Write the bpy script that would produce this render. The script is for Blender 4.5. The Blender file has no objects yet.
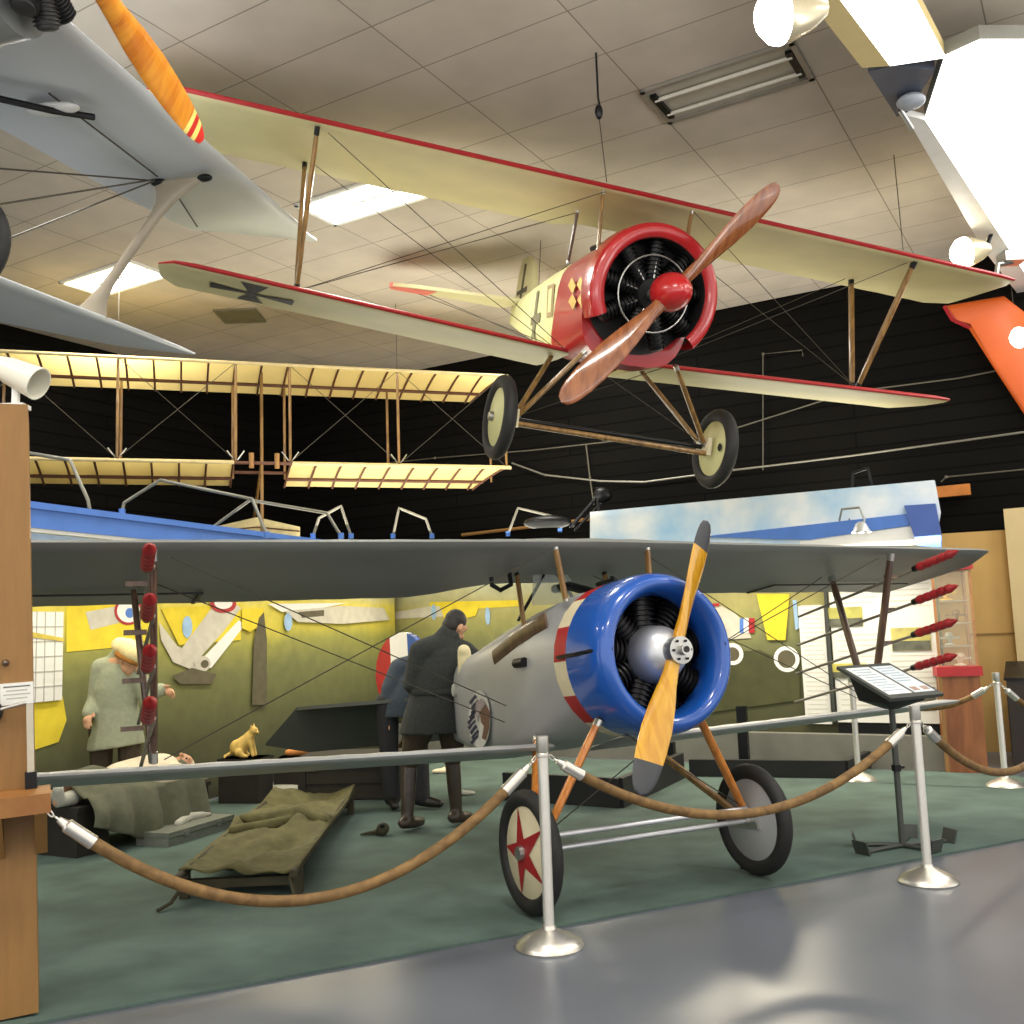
import bpy, bmesh, math, random
from mathutils import Vector as V, Matrix as Mx
random.seed(7)
PI=math.pi; sin=math.sin; cos=math.cos
C=bpy.context.scene.collection
# ------------------------------------------------------------------ camera
F,PITCH,ROLL,H=1000.0,0.118,0.035,1.5
FW=V((0,cos(PITCH),sin(PITCH))); R0=V((1,0,0)); U0=V((0,-sin(PITCH),cos(PITCH)))
RT=R0*cos(ROLL)-U0*sin(ROLL); UP=R0*sin(ROLL)+U0*cos(ROLL)
EYE=V((0,0,H))
cd=bpy.data.cameras.new('camera'); cam=bpy.data.objects.new('camera',cd); C.objects.link(cam)
cd.sensor_width=36; cd.lens=36*F/1024; cd.clip_start=.05; cd.clip_end=200
cam.matrix_world=Mx(((RT.x,UP.x,-FW.x,0),(RT.y,UP.y,-FW.y,0),(RT.z,UP.z,-FW.z,H),(0,0,0,1)))
bpy.context.scene.camera=cam
def at(x,y,Y=None,z=None,pl=None):
    """survey: the place seen at photo pixel x,y at depth Y, height z or on a vertical plane (point, normal)"""
    d=FW+RT*((x-512)/F)-UP*((y-512)/F)
    if Y is not None: t=Y/d.y
    elif z is not None: t=(z-H)/d.z
    else: t=(V(pl[0])-EYE).dot(V(pl[1]))/d.dot(V(pl[1]))
    return EYE+d*t
# ------------------------------------------------------------------ materials
def lin(c):
    c=c/255
    return c/12.92 if c<=.04045 else ((c+.055)/1.055)**2.4
def col(r,g,b): return (lin(r),lin(g),lin(b),1)
def M(name,rgb,rough=.6,metal=0.0,var=.12,scale=9.0,bump=0.0,coat=0.0,stretch=None,detail=4):
    m=bpy.data.materials.new(name); m.use_nodes=True; n=m.node_tree.nodes; l=m.node_tree.links
    b=n['Principled BSDF']; b.inputs['Roughness'].default_value=rough; b.inputs['Metallic'].default_value=metal
    b.inputs['Coat Weight'].default_value=coat
    tc=n.new('ShaderNodeTexCoord'); mp=n.new('ShaderNodeMapping'); l.new(tc.outputs['Object'],mp.inputs['Vector'])
    if stretch: mp.inputs['Scale'].default_value=stretch
    nz=n.new('ShaderNodeTexNoise'); nz.inputs['Scale'].default_value=scale; nz.inputs['Detail'].default_value=detail
    l.new(mp.outputs['Vector'],nz.inputs['Vector'])
    rp=n.new('ShaderNodeValToRGB'); c=col(*rgb)
    rp.color_ramp.elements[0].position=.3; rp.color_ramp.elements[1].position=.7
    rp.color_ramp.elements[0].color=tuple(v*(1-var) for v in c[:3])+(1,)
    rp.color_ramp.elements[1].color=tuple(min(1,v*(1+var)) for v in c[:3])+(1,)
    l.new(nz.outputs['Fac'],rp.inputs['Fac']); l.new(rp.outputs['Color'],b.inputs['Base Color'])
    if bump:
        bp=n.new('ShaderNodeBump'); bp.inputs['Strength'].default_value=bump; bp.inputs['Distance'].default_value=.02
        l.new(nz.outputs['Fac'],bp.inputs['Height']); l.new(bp.outputs['Normal'],b.inputs['Normal'])
    return m
def E(name,rgb,s):
    m=bpy.data.materials.new(name); m.use_nodes=True; n=m.node_tree.nodes
    b=n['Principled BSDF']; b.inputs['Base Color'].default_value=col(*rgb)
    b.inputs['Emission Color'].default_value=col(*rgb); b.inputs['Emission Strength'].default_value=s
    return m
def ramp_mat(name,axis_scale,stops,nscale=3.0,namp=.25,rough=.8,wave=0):
    """painted picture ground: colour bands by object height, broken up by noise"""
    m=bpy.data.materials.new(name); m.use_nodes=True; n=m.node_tree.nodes; l=m.node_tree.links
    b=n['Principled BSDF']; b.inputs['Roughness'].default_value=rough
    tc=n.new('ShaderNodeTexCoord'); sp=n.new('ShaderNodeSeparateXYZ'); l.new(tc.outputs['Object'],sp.inputs[0])
    nz=n.new('ShaderNodeTexNoise'); nz.inputs['Scale'].default_value=nscale; nz.inputs['Detail'].default_value=6
    l.new(tc.outputs['Object'],nz.inputs['Vector'])
    a=n.new('ShaderNodeMath'); a.operation='MULTIPLY_ADD'; a.inputs[1].default_value=namp; a.inputs[2].default_value=-namp/2
    l.new(nz.outputs['Fac'],a.inputs[0])
    s=n.new('ShaderNodeMath'); s.operation='MULTIPLY_ADD'; s.inputs[1].default_value=axis_scale
    l.new(sp.outputs['Z'],s.inputs[0]); l.new(a.outputs[0],s.inputs[2])
    rp=n.new('ShaderNodeValToRGB'); l.new(s.outputs[0],rp.inputs['Fac'])
    els=rp.color_ramp.elements
    while len(els)<len(stops): els.new(.5)
    for e,(p,c) in zip(els,stops): e.position=p; e.color=col(*c)
    n2=n.new('ShaderNodeTexNoise'); n2.inputs['Scale'].default_value=nscale*6; n2.inputs['Detail'].default_value=5
    l.new(tc.outputs['Object'],n2.inputs['Vector'])
    hs=n.new('ShaderNodeHueSaturation'); l.new(rp.outputs['Color'],hs.inputs['Color'])
    v=n.new('ShaderNodeMath'); v.operation='MULTIPLY_ADD'; v.inputs[1].default_value=.5; v.inputs[2].default_value=.75
    l.new(n2.outputs['Fac'],v.inputs[0]); l.new(v.outputs[0],hs.inputs['Value'])
    l.new(hs.outputs['Color'],b.inputs['Base Color'])
    return m
def brick_mat(name,c1,c2,mortar,w,h,ms,rough=.8,offset=0.0,bump=.15,axes=None,var=.0):
    m=bpy.data.materials.new(name); m.use_nodes=True; n=m.node_tree.nodes; l=m.node_tree.links
    b=n['Principled BSDF']; b.inputs['Roughness'].default_value=rough
    tc=n.new('ShaderNodeTexCoord'); mp=n.new('ShaderNodeMapping'); l.new(tc.outputs['Object'],mp.inputs['Vector'])
    if axes: mp.inputs['Rotation'].default_value=axes
    br=n.new('ShaderNodeTexBrick'); br.offset=offset; br.squash=1
    br.inputs['Color1'].default_value=col(*c1); br.inputs['Color2'].default_value=col(*c2); br.inputs['Mortar'].default_value=col(*mortar)
    br.inputs['Scale'].default_value=1; br.inputs['Brick Width'].default_value=w; br.inputs['Row Height'].default_value=h
    br.inputs['Mortar Size'].default_value=ms; br.inputs['Mortar Smooth'].default_value=.3
    l.new(mp.outputs['Vector'],br.inputs['Vector'])
    nz=n.new('ShaderNodeTexNoise'); nz.inputs['Scale'].default_value=2.2; nz.inputs['Detail'].default_value=8
    l.new(tc.outputs['Object'],nz.inputs['Vector'])
    hs=n.new('ShaderNodeHueSaturation'); l.new(br.outputs['Color'],hs.inputs['Color'])
    v=n.new('ShaderNodeMath'); v.operation='MULTIPLY_ADD'; v.inputs[1].default_value=.4; v.inputs[2].default_value=.8
    l.new(nz.outputs['Fac'],v.inputs[0]); l.new(v.outputs[0],hs.inputs['Value']); l.new(hs.outputs['Color'],b.inputs['Base Color'])
    if bump:
        bp=n.new('ShaderNodeBump'); bp.inputs['Strength'].default_value=bump; bp.inputs['Distance'].default_value=.01; bp.invert=True
        l.new(br.outputs['Fac'],bp.inputs['Height']); l.new(bp.outputs['Normal'],b.inputs['Normal'])
    return m
def wood(name,c1,c2,rough=.35,scale=3.0,stretch=(1,1,12),coat=.3):
    m=bpy.data.materials.new(name); m.use_nodes=True; n=m.node_tree.nodes; l=m.node_tree.links
    b=n['Principled BSDF']; b.inputs['Roughness'].default_value=rough; b.inputs['Coat Weight'].default_value=coat
    tc=n.new('ShaderNodeTexCoord'); mp=n.new('ShaderNodeMapping'); l.new(tc.outputs['Object'],mp.inputs['Vector']); mp.inputs['Scale'].default_value=stretch
    nz=n.new('ShaderNodeTexNoise'); nz.inputs['Scale'].default_value=scale; nz.inputs['Detail'].default_value=7; nz.inputs['Distortion'].default_value=.8
    l.new(mp.outputs['Vector'],nz.inputs['Vector'])
    rp=n.new('ShaderNodeValToRGB'); rp.color_ramp.elements[0].position=.35; rp.color_ramp.elements[1].position=.65
    rp.color_ramp.elements[0].color=col(*c1); rp.color_ramp.elements[1].color=col(*c2)
    l.new(nz.outputs['Fac'],rp.inputs['Fac']); l.new(rp.outputs['Color'],b.inputs['Base Color'])
    return m
def glass(name,rgb,alpha=.25):
    m=M(name,rgb,.08,0,.03); m.node_tree.nodes['Principled BSDF'].inputs['Alpha'].default_value=alpha
    return m
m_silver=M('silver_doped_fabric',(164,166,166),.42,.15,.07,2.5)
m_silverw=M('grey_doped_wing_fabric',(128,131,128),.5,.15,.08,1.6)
m_blue=M('blue_enamel',(24,82,170),.25,0,.08,3,coat=.6)
m_red=M('red_enamel',(172,26,30),.3,0,.1,4,coat=.5)
m_redmatt=M('red_paint',(168,36,42),.5,0,.1,9)
m_redband=M('red_band_paint',(160,22,26),.5,0,.06,9)
m_cream=M('cream_doped_fabric',(196,188,142),.5,0,.08,2.2)
m_creamlt=M('pale_yellow_fabric',(205,203,148),.55,0,.06,3)
m_ivory=M('ivory_paint',(214,204,170),.5,0,.06,6)
m_white=M('white_paint',(232,232,228),.5,0,.03,6)
m_black=M('black_rubber',(24,24,24),.65,0,.25,20,bump=.1)
m_dark=M('dark_iron',(30,31,33),.4,.6,.25,15)
m_blackp=M('black_paint',(22,22,23),.55,0,.2,8)
m_steel=M('brushed_steel',(186,186,182),.3,.9,.06,20)
m_alu=M('polished_aluminium',(206,208,212),.38,.7,.08,6)
m_chrome=M('satin_chrome',(216,213,204),.34,.9,.03,10)
m_wire=M('rigging_wire',(70,66,58),.5,.5,.1,20)
m_strutw=wood('varnished_strut_wood',(106,76,36),(150,114,62),stretch=(6,6,1))
m_strutdk=wood('dark_strut_wood',(62,44,34),(96,68,50),stretch=(6,6,1))
m_strutor=wood('orange_varnished_wood',(172,98,34),(204,134,62),stretch=(6,6,1))
m_propy=wood('yellow_varnished_propeller_wood',(196,136,22),(220,168,46),.22,2.0,(2,10,2),.6)
m_propr=wood('red_brown_propeller_wood',(118,66,36),(156,96,56),.25,2.0,(2,8,2),.5)
m_propo=wood('orange_propeller_wood',(200,112,22),(226,150,44),.3,2.0,(2,8,2),.5)
m_tipgrey=M('grey_blade_sheath',(70,72,76),.4,.3,.1,10)
m_tan=M('tan_painted_timber',(142,104,55),.55,0,.08,5,stretch=(8,8,1))
m_tanwall=M('tan_wall_paint',(196,158,92),.7,0,.05,3)
m_rope=None
m_pole=M('pole_steel',(222,220,212),.36,.6,.04,20)
m_coatdk=M('dark_wool_coat',(44,48,46),.9,0,.2,40,bump=.2)
m_trousers=M('brown_breeches',(62,52,38),.9,0,.2,40)
m_boot=M('dark_leather_boot',(30,26,22),.4,0,.2,20)
m_skin=M('skin',(196,150,116),.6,0,.06,12)
m_hair=M('dark_hair',(26,23,20),.6,0,.3,60,bump=.3)
m_navy=M('navy_uniform_cloth',(52,62,72),.9,0,.15,40)
m_navydk=M('black_trousers',(27,28,32),.85,0,.15,30)
m_greycoat=M('grey_green_coat',(150,156,132),.9,0,.08,30,bump=.15)
m_cap=M('cream_cap_cloth',(222,206,152),.9,0,.08,20)
m_fur=M('brown_fur',(158,106,42),.9,0,.3,70,bump=.4)
m_blanket=M('olive_grey_blanket',(88,90,72),.95,0,.12,14,bump=.2)
m_canvas=M('olive_canvas',(98,94,60),.95,0,.25,9,bump=.5)
m_canvasdk=M('dark_canvas_stretcher_wood',(58,54,36),.8,0,.2,12)
m_crate=M('dark_crate_paint',(34,31,24),.8,0,.25,6)
m_bandage=M('cream_bandage',(214,202,176),.9,0,.08,20)
m_pale=M('pale_grey_cloth',(168,168,156),.9,0,.08,12,bump=.2)
m_cat=M('tan_cat_fur',(208,176,96),.8,0,.2,14)
m_orange=M('orange_doped_fabric',(208,92,24),.5,0,.06,2)
m_brass=M('golden_paint',(214,170,60),.45,.2,.15,10)
m_paper=M('white_panel',(226,226,220),.5,0,.02,4)
m_inkgrey=M('grey_print',(176,176,168),.6,0,.03,20)
m_inkdk=M('dark_print',(84,84,80),.6,0,.03,20)
m_bluetrim=M('sky_blue_painted_wood',(78,124,206),.5,0,.07,5)
m_trough=M('beige_light_housing',(206,186,130),.5,0,.05,5)
m_conduit=M('grey_conduit',(132,130,118),.4,.5,.1,10)
m_plinth=M('grey_plinth_paint',(112,112,104),.7,0,.1,5)
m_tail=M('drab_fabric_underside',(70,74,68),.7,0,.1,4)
m_lamp=E('lamp_glow',(255,250,232),14)
m_diff=E('fluorescent_diffuser',(255,252,240),5)
m_diffhot=E('bright_light_panel',(255,253,248),2.2)
# ------------------------------------------------------------------ mesh helpers
class B:
    def __init__(s): s.v=[]; s.f=[]; s.m=[]
    def add(s,vs,fs,mi=0,T=None):
        o=len(s.v)
        s.v+=[T@V(p) if T else V(p) for p in vs]
        for k,f in enumerate(fs):
            s.f.append([i+o for i in f]); s.m.append(mi[k] if isinstance(mi,list) else mi)
        return s
    def box(s,c,d,mi=0,T=None):
        x,y,z=c; a,b,h=d[0]/2,d[1]/2,d[2]/2
        vs=[(x+i*a,y+j*b,z+k*h) for k in(-1,1) for j in(-1,1) for i in(-1,1)]
        return s.add(vs,[(0,1,3,2),(4,5,7,6),(0,1,5,4),(2,3,7,6),(0,2,6,4),(1,3,7,5)],mi,T)
    def loft(s,rings,mi=0,caps=True,closed=False):
        o=len(s.v); n=len(rings[0])
        for r in rings: s.v+=[V(p) for p in r]
        L=len(rings)
        for i in range(L if closed else L-1):
            j=(i+1)%L
            for k in range(n):
                q=(k+1)%n
                s.f.append([o+i*n+k,o+i*n+q,o+j*n+q,o+j*n+k]); s.m.append(mi[k] if isinstance(mi,list) else (mi(i,k) if callable(mi) else mi))
        if caps and not closed:
            c0=mi if isinstance(mi,int) else 0
            s.f.append([o+k for k in range(n)]); s.m.append(c0)
            s.f.append([o+(L-1)*n+k for k in range(n)]); s.m.append(c0)
        return s
    def tube(s,pts,r,n=8,mi=0,flat=None,ref=None):
        """swept round (or streamlined: flat=(width ratio), ref=wide direction) bar"""
        P=[V(p) for p in pts]; rs=r if isinstance(r,(list,tuple)) else [r]*len(P)
        rings=[]; N=None
        for i,p in enumerate(P):
            d=(P[min(i+1,len(P)-1)]-P[max(i-1,0)]).normalized()
            if N is None:
                a=V(ref) if ref else (V((0,0,1)) if abs(d.z)<.9 else V((1,0,0)))
                N=(a-d*a.dot(d)).normalized()
            else: N=(N-d*N.dot(d)).normalized()
            Bn=d.cross(N)
            f=flat or 1.0
            rings.append([p+N*(rs[i]*cos(2*PI*k/n))+Bn*(rs[i]*f*sin(2*PI*k/n)) for k in range(n)])
        return s.loft(rings,mi)
    def lathe(s,prof,T=None,n=28,mi=0,a0=0,a1=2*PI):
        """prof: (radius, along local x); axis = local x of T"""
        full=abs(a1-a0-2*PI)<1e-6; o=len(s.v); T=T or Mx()
        K=n if full else n+1
        for (r,x) in prof:
            for k in range(K):
                a=a0+(a1-a0)*k/n
                s.v.append(T@V((x,r*cos(a),r*sin(a))))
        for i in range(len(prof)-1):
            for k in range(n):
                q=(k+1)%K
                s.f.append([o+i*K+k,o+i*K+q,o+(i+1)*K+q,o+(i+1)*K+k]); s.m.append(mi[i] if isinstance(mi,list) else (mi(i,k) if callable(mi) else mi))
        return s
    def ell(s,c,r,nu=16,nv=10,mi=0,T=None):
        if isinstance(r,(int,float)): r=(r,r,r)
        T2=Mx.Translation(V(c))@(T or Mx())
        return s.lathe([(max(1e-4,sin(PI*i/nv)),-cos(PI*i/nv)) for i in range(nv+1)],T2@Mx.Diagonal((r[0],r[1],r[2],1)),nu,mi)
    def prism(s,poly,vec,mi=0,mside=None):
        n=len(poly); a=[V(p) for p in poly]; b=[p+V(vec) for p in a]; o=len(s.v); s.v+=a+b
        s.f+=[[o+i for i in range(n)],[o+n+i for i in range(n)]]; s.m+=[mi,mi]
        for i in range(n):
            j=(i+1)%n; s.f.append([o+i,o+j,o+n+j,o+n+i]); s.m.append(mi if mside is None else mside)
        return s
    def poly(s,pts,mi=0):
        o=len(s.v); s.v+=[V(p) for p in pts]; s.f.append([o+i for i in range(len(pts))]); s.m.append(mi); return s
    def obj(s,name,mats,par=None,sharp=38,flat=False):
        me=bpy.data.meshes.new(name); me.from_pydata([tuple(v) for v in s.v],[],s.f)
        for m in (mats if isinstance(mats,(list,tuple)) else [mats]): me.materials.append(m)
        me.polygons.foreach_set('material_index',s.m)
        bm=bmesh.new(); bm.from_mesh(me); bmesh.ops.recalc_face_normals(bm,faces=bm.faces[:]); bm.to_mesh(me); bm.free()
        if not flat:
            me.polygons.foreach_set('use_smooth',[True]*len(me.polygons)); me.set_sharp_from_angle(angle=math.radians(sharp))
        me.update()
        o=bpy.data.objects.new(name,me); C.objects.link(o)
        if par: o.parent=par
        return o
def tag(o,label=None,cat=None,group=None,kind=None):
    if label:o['label']=label
    if cat:o['category']=cat
    if group:o['group']=group
    if kind:o['kind']=kind
    return o
def thing(name,label,cat,loc=(0,0,0),rz=0,group=None,mat=None):
    o=bpy.data.objects.new(name,None); C.objects.link(o); o.empty_display_size=.2
    if mat: o.matrix_world=mat
    else: o.location=loc; o.rotation_euler=(0,0,rz)
    return tag(o,label,cat,group)
def dup(root,label=None,loc=None,rz=None):
    r=root.copy(); C.objects.link(r)
    if loc is not None:r.location=loc
    if rz is not None:r.rotation_euler=(0,0,rz)
    if label:r['label']=label
    for ch in list(root.children):
        c=ch.copy(); C.objects.link(c); c.parent=r
        for g in list(ch.children):
            d=g.copy(); C.objects.link(d); d.parent=c
    return r
def frame(loc,yaw,pitch,roll):
    """aircraft frame: x forward, y to the port side, z up"""
    fw=V((sin(yaw),-cos(yaw),0)); lf=V((cos(yaw),sin(yaw),0)); up=V((0,0,1))
    c,s=cos(pitch),sin(pitch); f2=fw*c+up*s; u2=up*c-fw*s
    c,s=cos(roll),sin(roll); l2=lf*c+u2*s; u3=u2*c-lf*s
    return Mx(((f2.x,l2.x,u3.x,loc[0]),(f2.y,l2.y,u3.y,loc[1]),(f2.z,l2.z,u3.z,loc[2]),(0,0,0,1)))
US=[1,.8,.6,.4,.25,.14,.06,.015,0]
def airfoil(y,xl,xt,zl,zt,th):
    up=[];lo=[]
    for u in US:
        yt=math.sqrt(u)*(1-u)*1.3*2
        x=xl+(xt-xl)*u; z=zl+(zt-zl)*u
        up.append((x,y,z+th*yt*.75))
        if 0<u<1: lo.append((x,y,z-th*(yt*.28 if u>.1 else yt*.5)-.003))
    return up+lo[::-1]
def wing(b,secs,mi=0,mle=None):
    n=len(US)
    ms=[mi]*(n+n-2)
    if mle is not None:
        for k in range(6,n): ms[k]=mle
    return b.loft([airfoil(*s) for s in secs],ms if mle is not None else mi)
def blob(name,items,mat,par=None,vox=.014,sm=3):
    """one continuous rounded body grown from overlapping limbs"""
    b=B()
    for it in items:
        if it[0]=='t': 
            pts=[V(p) for p in it[1]]; rs=it[2]; rs=rs if isinstance(rs,(list,tuple)) else [rs]*len(pts)
            b.tube(pts,list(rs),12,0,*(it[3:5] if len(it)>3 else ()))
            b.ell(pts[0],rs[0]*.98,12,8); b.ell(pts[-1],rs[-1]*.98,12,8)
        elif it[0]=='e': b.ell(it[1],it[2],18,12,0,it[3] if len(it)>3 else None)
        else: b.loft([[V(p) for p in r] for r in it[1]])
    o=b.obj(name+'_src',mat)
    md=o.modifiers.new('r','REMESH'); md.mode='VOXEL'; md.voxel_size=vox
    if sm:
        s=o.modifiers.new('s','SMOOTH'); s.iterations=sm; s.factor=.5
    dg=bpy.context.evaluated_depsgraph_get(); dg.update()
    me=bpy.data.meshes.new_from_object(o.evaluated_get(dg)); me.name=name
    bpy.data.objects.remove(o)
    me.materials.clear(); me.materials.append(mat)
    me.polygons.foreach_set('use_smooth',[True]*len(me.polygons)); me.polygons.foreach_set('material_index',[0]*len(me.polygons))
    r=bpy.data.objects.new(name,me); C.objects.link(r)
    if par:r.parent=par
    return r
def ring(c,rx,ry,n=18,tilt=(0,0)):
    return [(c[0]+rx*cos(2*PI*k/n),c[1]+ry*sin(2*PI*k/n),c[2]+tilt[0]*rx*cos(2*PI*k/n)+tilt[1]*ry*sin(2*PI*k/n)) for k in range(n)]
# ------------------------------------------------------------------ setting
GY,GX0,GY0,ZC=0.535,-0.859,6.515,5.71           # ceiling grid: 2 ft x 4 ft tiles
GI=V((sin(GY),cos(GY),0)); GJ=V((cos(GY),-sin(GY),0))
def grid(i,j,z=ZC): return V((GX0,GY0,0))+GI*(i*.61)+GJ*(j*1.22)+V((0,0,z))
def struct(o): return tag(o,kind='structure')
m_floor=M('polished_concrete',(92,97,106),.3,0,.1,1.6,bump=.04,detail=8)
fl=struct(B().box((1.5,8,-.1),(26,28,.2)).obj('floor',m_floor))
m_carp=M('green_carpet',(74,93,86),.95,0,.26,2.6,bump=.15,detail=10)
cp=[(-6.2,2.1),(-1.86,4.26),(1.72,6.05),(3.33,6.87),(5.2,7.85),(4.5,9.55),(-1.55,13.05),(-4.15,6.6)]
tag(B().prism([(x,y,.001) for x,y in cp],(0,0,.012)).obj('carpet',m_carp),'dark green carpet spread under the aircraft display beside grey concrete','carpet')
ce=bpy.data.objects.new  # ceiling in its own tile frame
m_ceil=brick_mat('ceiling_tiles',(188,178,164),(182,173,160),(128,120,106),.61,1.22,.006,.85,bump=.12)
c_=struct(B().box((-.5,-1,.06),(16.4,22,.12)).obj('ceiling',m_ceil)); c_.location=(GX0,GY0,ZC); c_.rotation_euler=(0,0,PI/2-GY)
m_bw=brick_mat('black_boarded_wall',(15,14,12),(12,11,9),(4,4,4),4.0,.19,.012,.75,offset=.5,bump=.5,axes=(PI/2,0,0))
m_bw2=brick_mat('black_boarded_wall_side',(15,14,12),(12,11,9),(4,4,4),4.0,.19,.012,.75,offset=.5,bump=.5,axes=(PI/2,0,0))
for _m in(m_bw,m_bw2): _m.node_tree.nodes['Principled BSDF'].inputs['Specular IOR Level'].default_value=.08
w=struct(B().box((0,.1,ZC/2),(19,.2,ZC)).obj('wall_back',m_bw)); w.location=grid(12.45,-.4,0); w.rotation_euler=(0,0,-GY)
w=struct(B().box((0,-.1,ZC/2),(15.5,.2,ZC)).obj('wall_far',m_bw2)); w.location=grid(0,-6.6,0); w.rotation_euler=(0,0,PI/2-GY+PI)
# ---- painted diorama walls
COR=V((-1.61,13.39,0)); LD=V((-.363,-.932,0)).normalized(); RD=V((.86,-.51,0)).normalized()
LN=V((.932,-.363,0)).normalized(); RN=V((-.51,-.86,0)).normalized()
PLL=(COR,LN); PLR=(COR-RN*.12,RN)
def wallpt(px,py,side,off=.004):
    P,D,N=(PLL[0],LD,LN) if side=='L' else (PLR[0],-RD,RN)
    q=at(px,py,pl=(P,N))-P
    return (q.dot(D),off,q.z)
m_mL=ramp_mat('painted_field_backdrop',1/2.6,[(0,(50,52,34)),(.26,(84,86,54)),(.46,(114,116,70)),(.56,(146,146,74)),(.64,(202,188,74)),(.72,(220,206,92)),(.82,(196,204,190)),(.95,(176,200,226))],1.1,.16)
m_mR=ramp_mat('painted_airfield_backdrop',1/2.6,[(0,(58,58,38)),(.34,(82,84,52)),(.5,(110,112,74)),(.6,(140,140,84)),(.7,(170,162,104)),(.8,(196,196,160)),(.95,(190,206,220))],1.2,.16)
PM=[m_white,m_redmatt,m_bluetrim,M('painted_yellow',(222,200,50),.8,0,.1,6),M('painted_grey_white',(196,192,178),.8,0,.1,9),M('painted_brown',(92,86,66),.8,0,.15,9),M('painted_pale_blue',(150,182,214),.8,0,.12,9),M('painted_pale_green',(158,160,96),.8,0,.15,6),M('painted_dark_olive',(70,72,40),.8,0,.2,5)]
def mural(name,mat,length,side,z0,zt,items):
    P,D,N=(PLL[0],LD,LN) if side=='L' else (PLR[0],-RD,RN)
    b=B(); b.box((length/2*(1 if side=='L' else -1)+(.15 if side=='R' else 0),-.06,(z0+zt)/2),(length+(.3 if side=='R' else 0),.12,zt-z0))
    k=0
    for it in items:
        k+=1; off=.003+.0012*k
        if it[0]=='p': b.poly([(q[0],off,q[2]) for q in (wallpt(x,y,side) for x,y in it[2])],it[1]+1)
        else:
            c=wallpt(it[2],it[3],side); e=wallpt(it[2]+it[4],it[3],side); f=wallpt(it[2],it[3]-it[5],side)
            rx=abs(e[0]-c[0]); rz=abs(f[2]-c[2])
            b.poly([(c[0]+rx*cos(2*PI*i/22),off,c[2]+rz*sin(2*PI*i/22)) for i in range(22)],it[1]+1)
    o=b.obj(name,[mat]+PM,flat=True)
    Y=N
    o.matrix_world=Mx(((D.x,Y.x,0,P.x),(D.y,Y.y,0,P.y),(0,0,1,0),(0,0,0,1)))
    return struct(o)
Lit=[
 ('p',3,[(66,605),(150,603),(150,640),(110,648),(66,652)]),('p',4,[(85,612),(118,606),(122,622),(90,630)]),
 ('p',3,[(33,702),(62,696),(66,720),(58,742),(33,750)]),
 ('e',1,128,611,14,14),('e',0,128,611,11.5,11.5),('e',2,129,613,4.5,5),
 ('p',3,[(160,608),(240,604),(240,640),(178,645)]),
 ('p',4,[(158,622),(176,646),(205,660),(196,672),(172,662),(160,640)]),('p',4,[(178,652),(212,606),(232,602),(240,608),(222,632),(193,664)]),('p',0,[(192,668),(238,620),(243,626),(210,668)]),
 ('e',6,186,627,5,11),('e',1,222,604,13,9),('e',0,222,603,9,6),('e',4,201,664,8,8),('e',5,203,664,4,4),('p',5,[(170,676),(190,668),(215,674),(210,684),(178,684)]),
 ('p',3,[(240,609),(262,608),(262,624),(248,632),(240,628)]),('p',5,[(250,705),(252,640),(257,618),(262,612),(265,640),(265,705)]),
 ('p',0,[(266,604),(345,603),(300,612),(280,612)]),('p',4,[(282,611),(340,606),(382,608),(388,620),(340,624),(296,622)]),('p',5,[(296,612),(322,610),(322,616),(300,618)]),('e',6,286,622,4,9)]
mural('wall_left',m_mL,7.2,'L',0,2.5,Lit)
Rit=[('p',3,[(430,602),(520,600),(520,606),(430,612)]),('p',4,[(396,612),(432,606),(450,607),(450,616),(396,619)]),('e',6,434,612,2.5,8),('e',6,488,616,2.5,9),('p',3,[(440,606),(480,604),(476,616),(446,622)]),
 ('p',4,[(708,607),(722,606),(736,614),(745,623),(752,638),(722,640),(715,621)]),('p',2,[(740,619),(744,618),(744,633),(740,633)]),('p',0,[(744,618),(749,618),(749,633),(744,633)]),('p',1,[(749,618),(755,618),(755,633),(749,633)]),
 ('p',8,[(690,655),(760,650),(800,668),(800,700),(690,715)]),
 ('e',0,787,659,13,13),('e',5,787,659,9,9),('e',0,733,654,11,11),('e',5,733,654,7,7),
 ('p',3,[(757,594),(790,594),(786,640),(768,640)]),('p',6,[(793,600),(797,600),(800,628),(796,630)]),('p',1,[(705,604),(720,603),(720,606),(705,607)])]
mural('wall_right',m_mR,6.72,'R',.3,2.42,Rit)
# plinth in front of the right-hand painted wall
b=B(); b.box((-3.4,.0,.165),(6.9,.14,.33)); o=b.obj('baseboard_right',m_plinth); o.matrix_world=Mx(((-RD.x,RN.x,0,COR.x),(-RD.y,RN.y,0,COR.y),(0,0,1,0),(0,0,0,1))); struct(o)
# sky-painted canopy board over the right wall
m_sky=bpy.data.materials.new('painted_sky'); m_sky.use_nodes=True
n=m_sky.node_tree.nodes; l=m_sky.node_tree.links; tc=n.new('ShaderNodeTexCoord'); nz=n.new('ShaderNodeTexNoise'); nz.inputs['Scale'].default_value=1.4; nz.inputs['Detail'].default_value=6
l.new(tc.outputs['Object'],nz.inputs['Vector']); rp=n.new('ShaderNodeValToRGB'); rp.color_ramp.elements[0].position=.38; rp.color_ramp.elements[1].position=.62
rp.color_ramp.elements[0].color=col(160,204,238); rp.color_ramp.elements[1].color=col(238,243,246); l.new(nz.outputs['Fac'],rp.inputs['Fac']); l.new(rp.outputs['Color'],n['Principled BSDF'].inputs['Base Color'])
FO=COR+RN*.38
def fpt(px,py):
    q=at(px,py,pl=(FO,RN))-FO; return (-q.dot(RD),q.z)
def fprism(b,px,th,mi,off=0):
    b.prism([(fpt(x,y)[0],off,fpt(x,y)[1]) for x,y in px],(0,th,0),mi)
b=B(); fprism(b,[(590,512),(934,480),(940,512),(935,544),(912,544),(590,544)],-.06,0)
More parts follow.
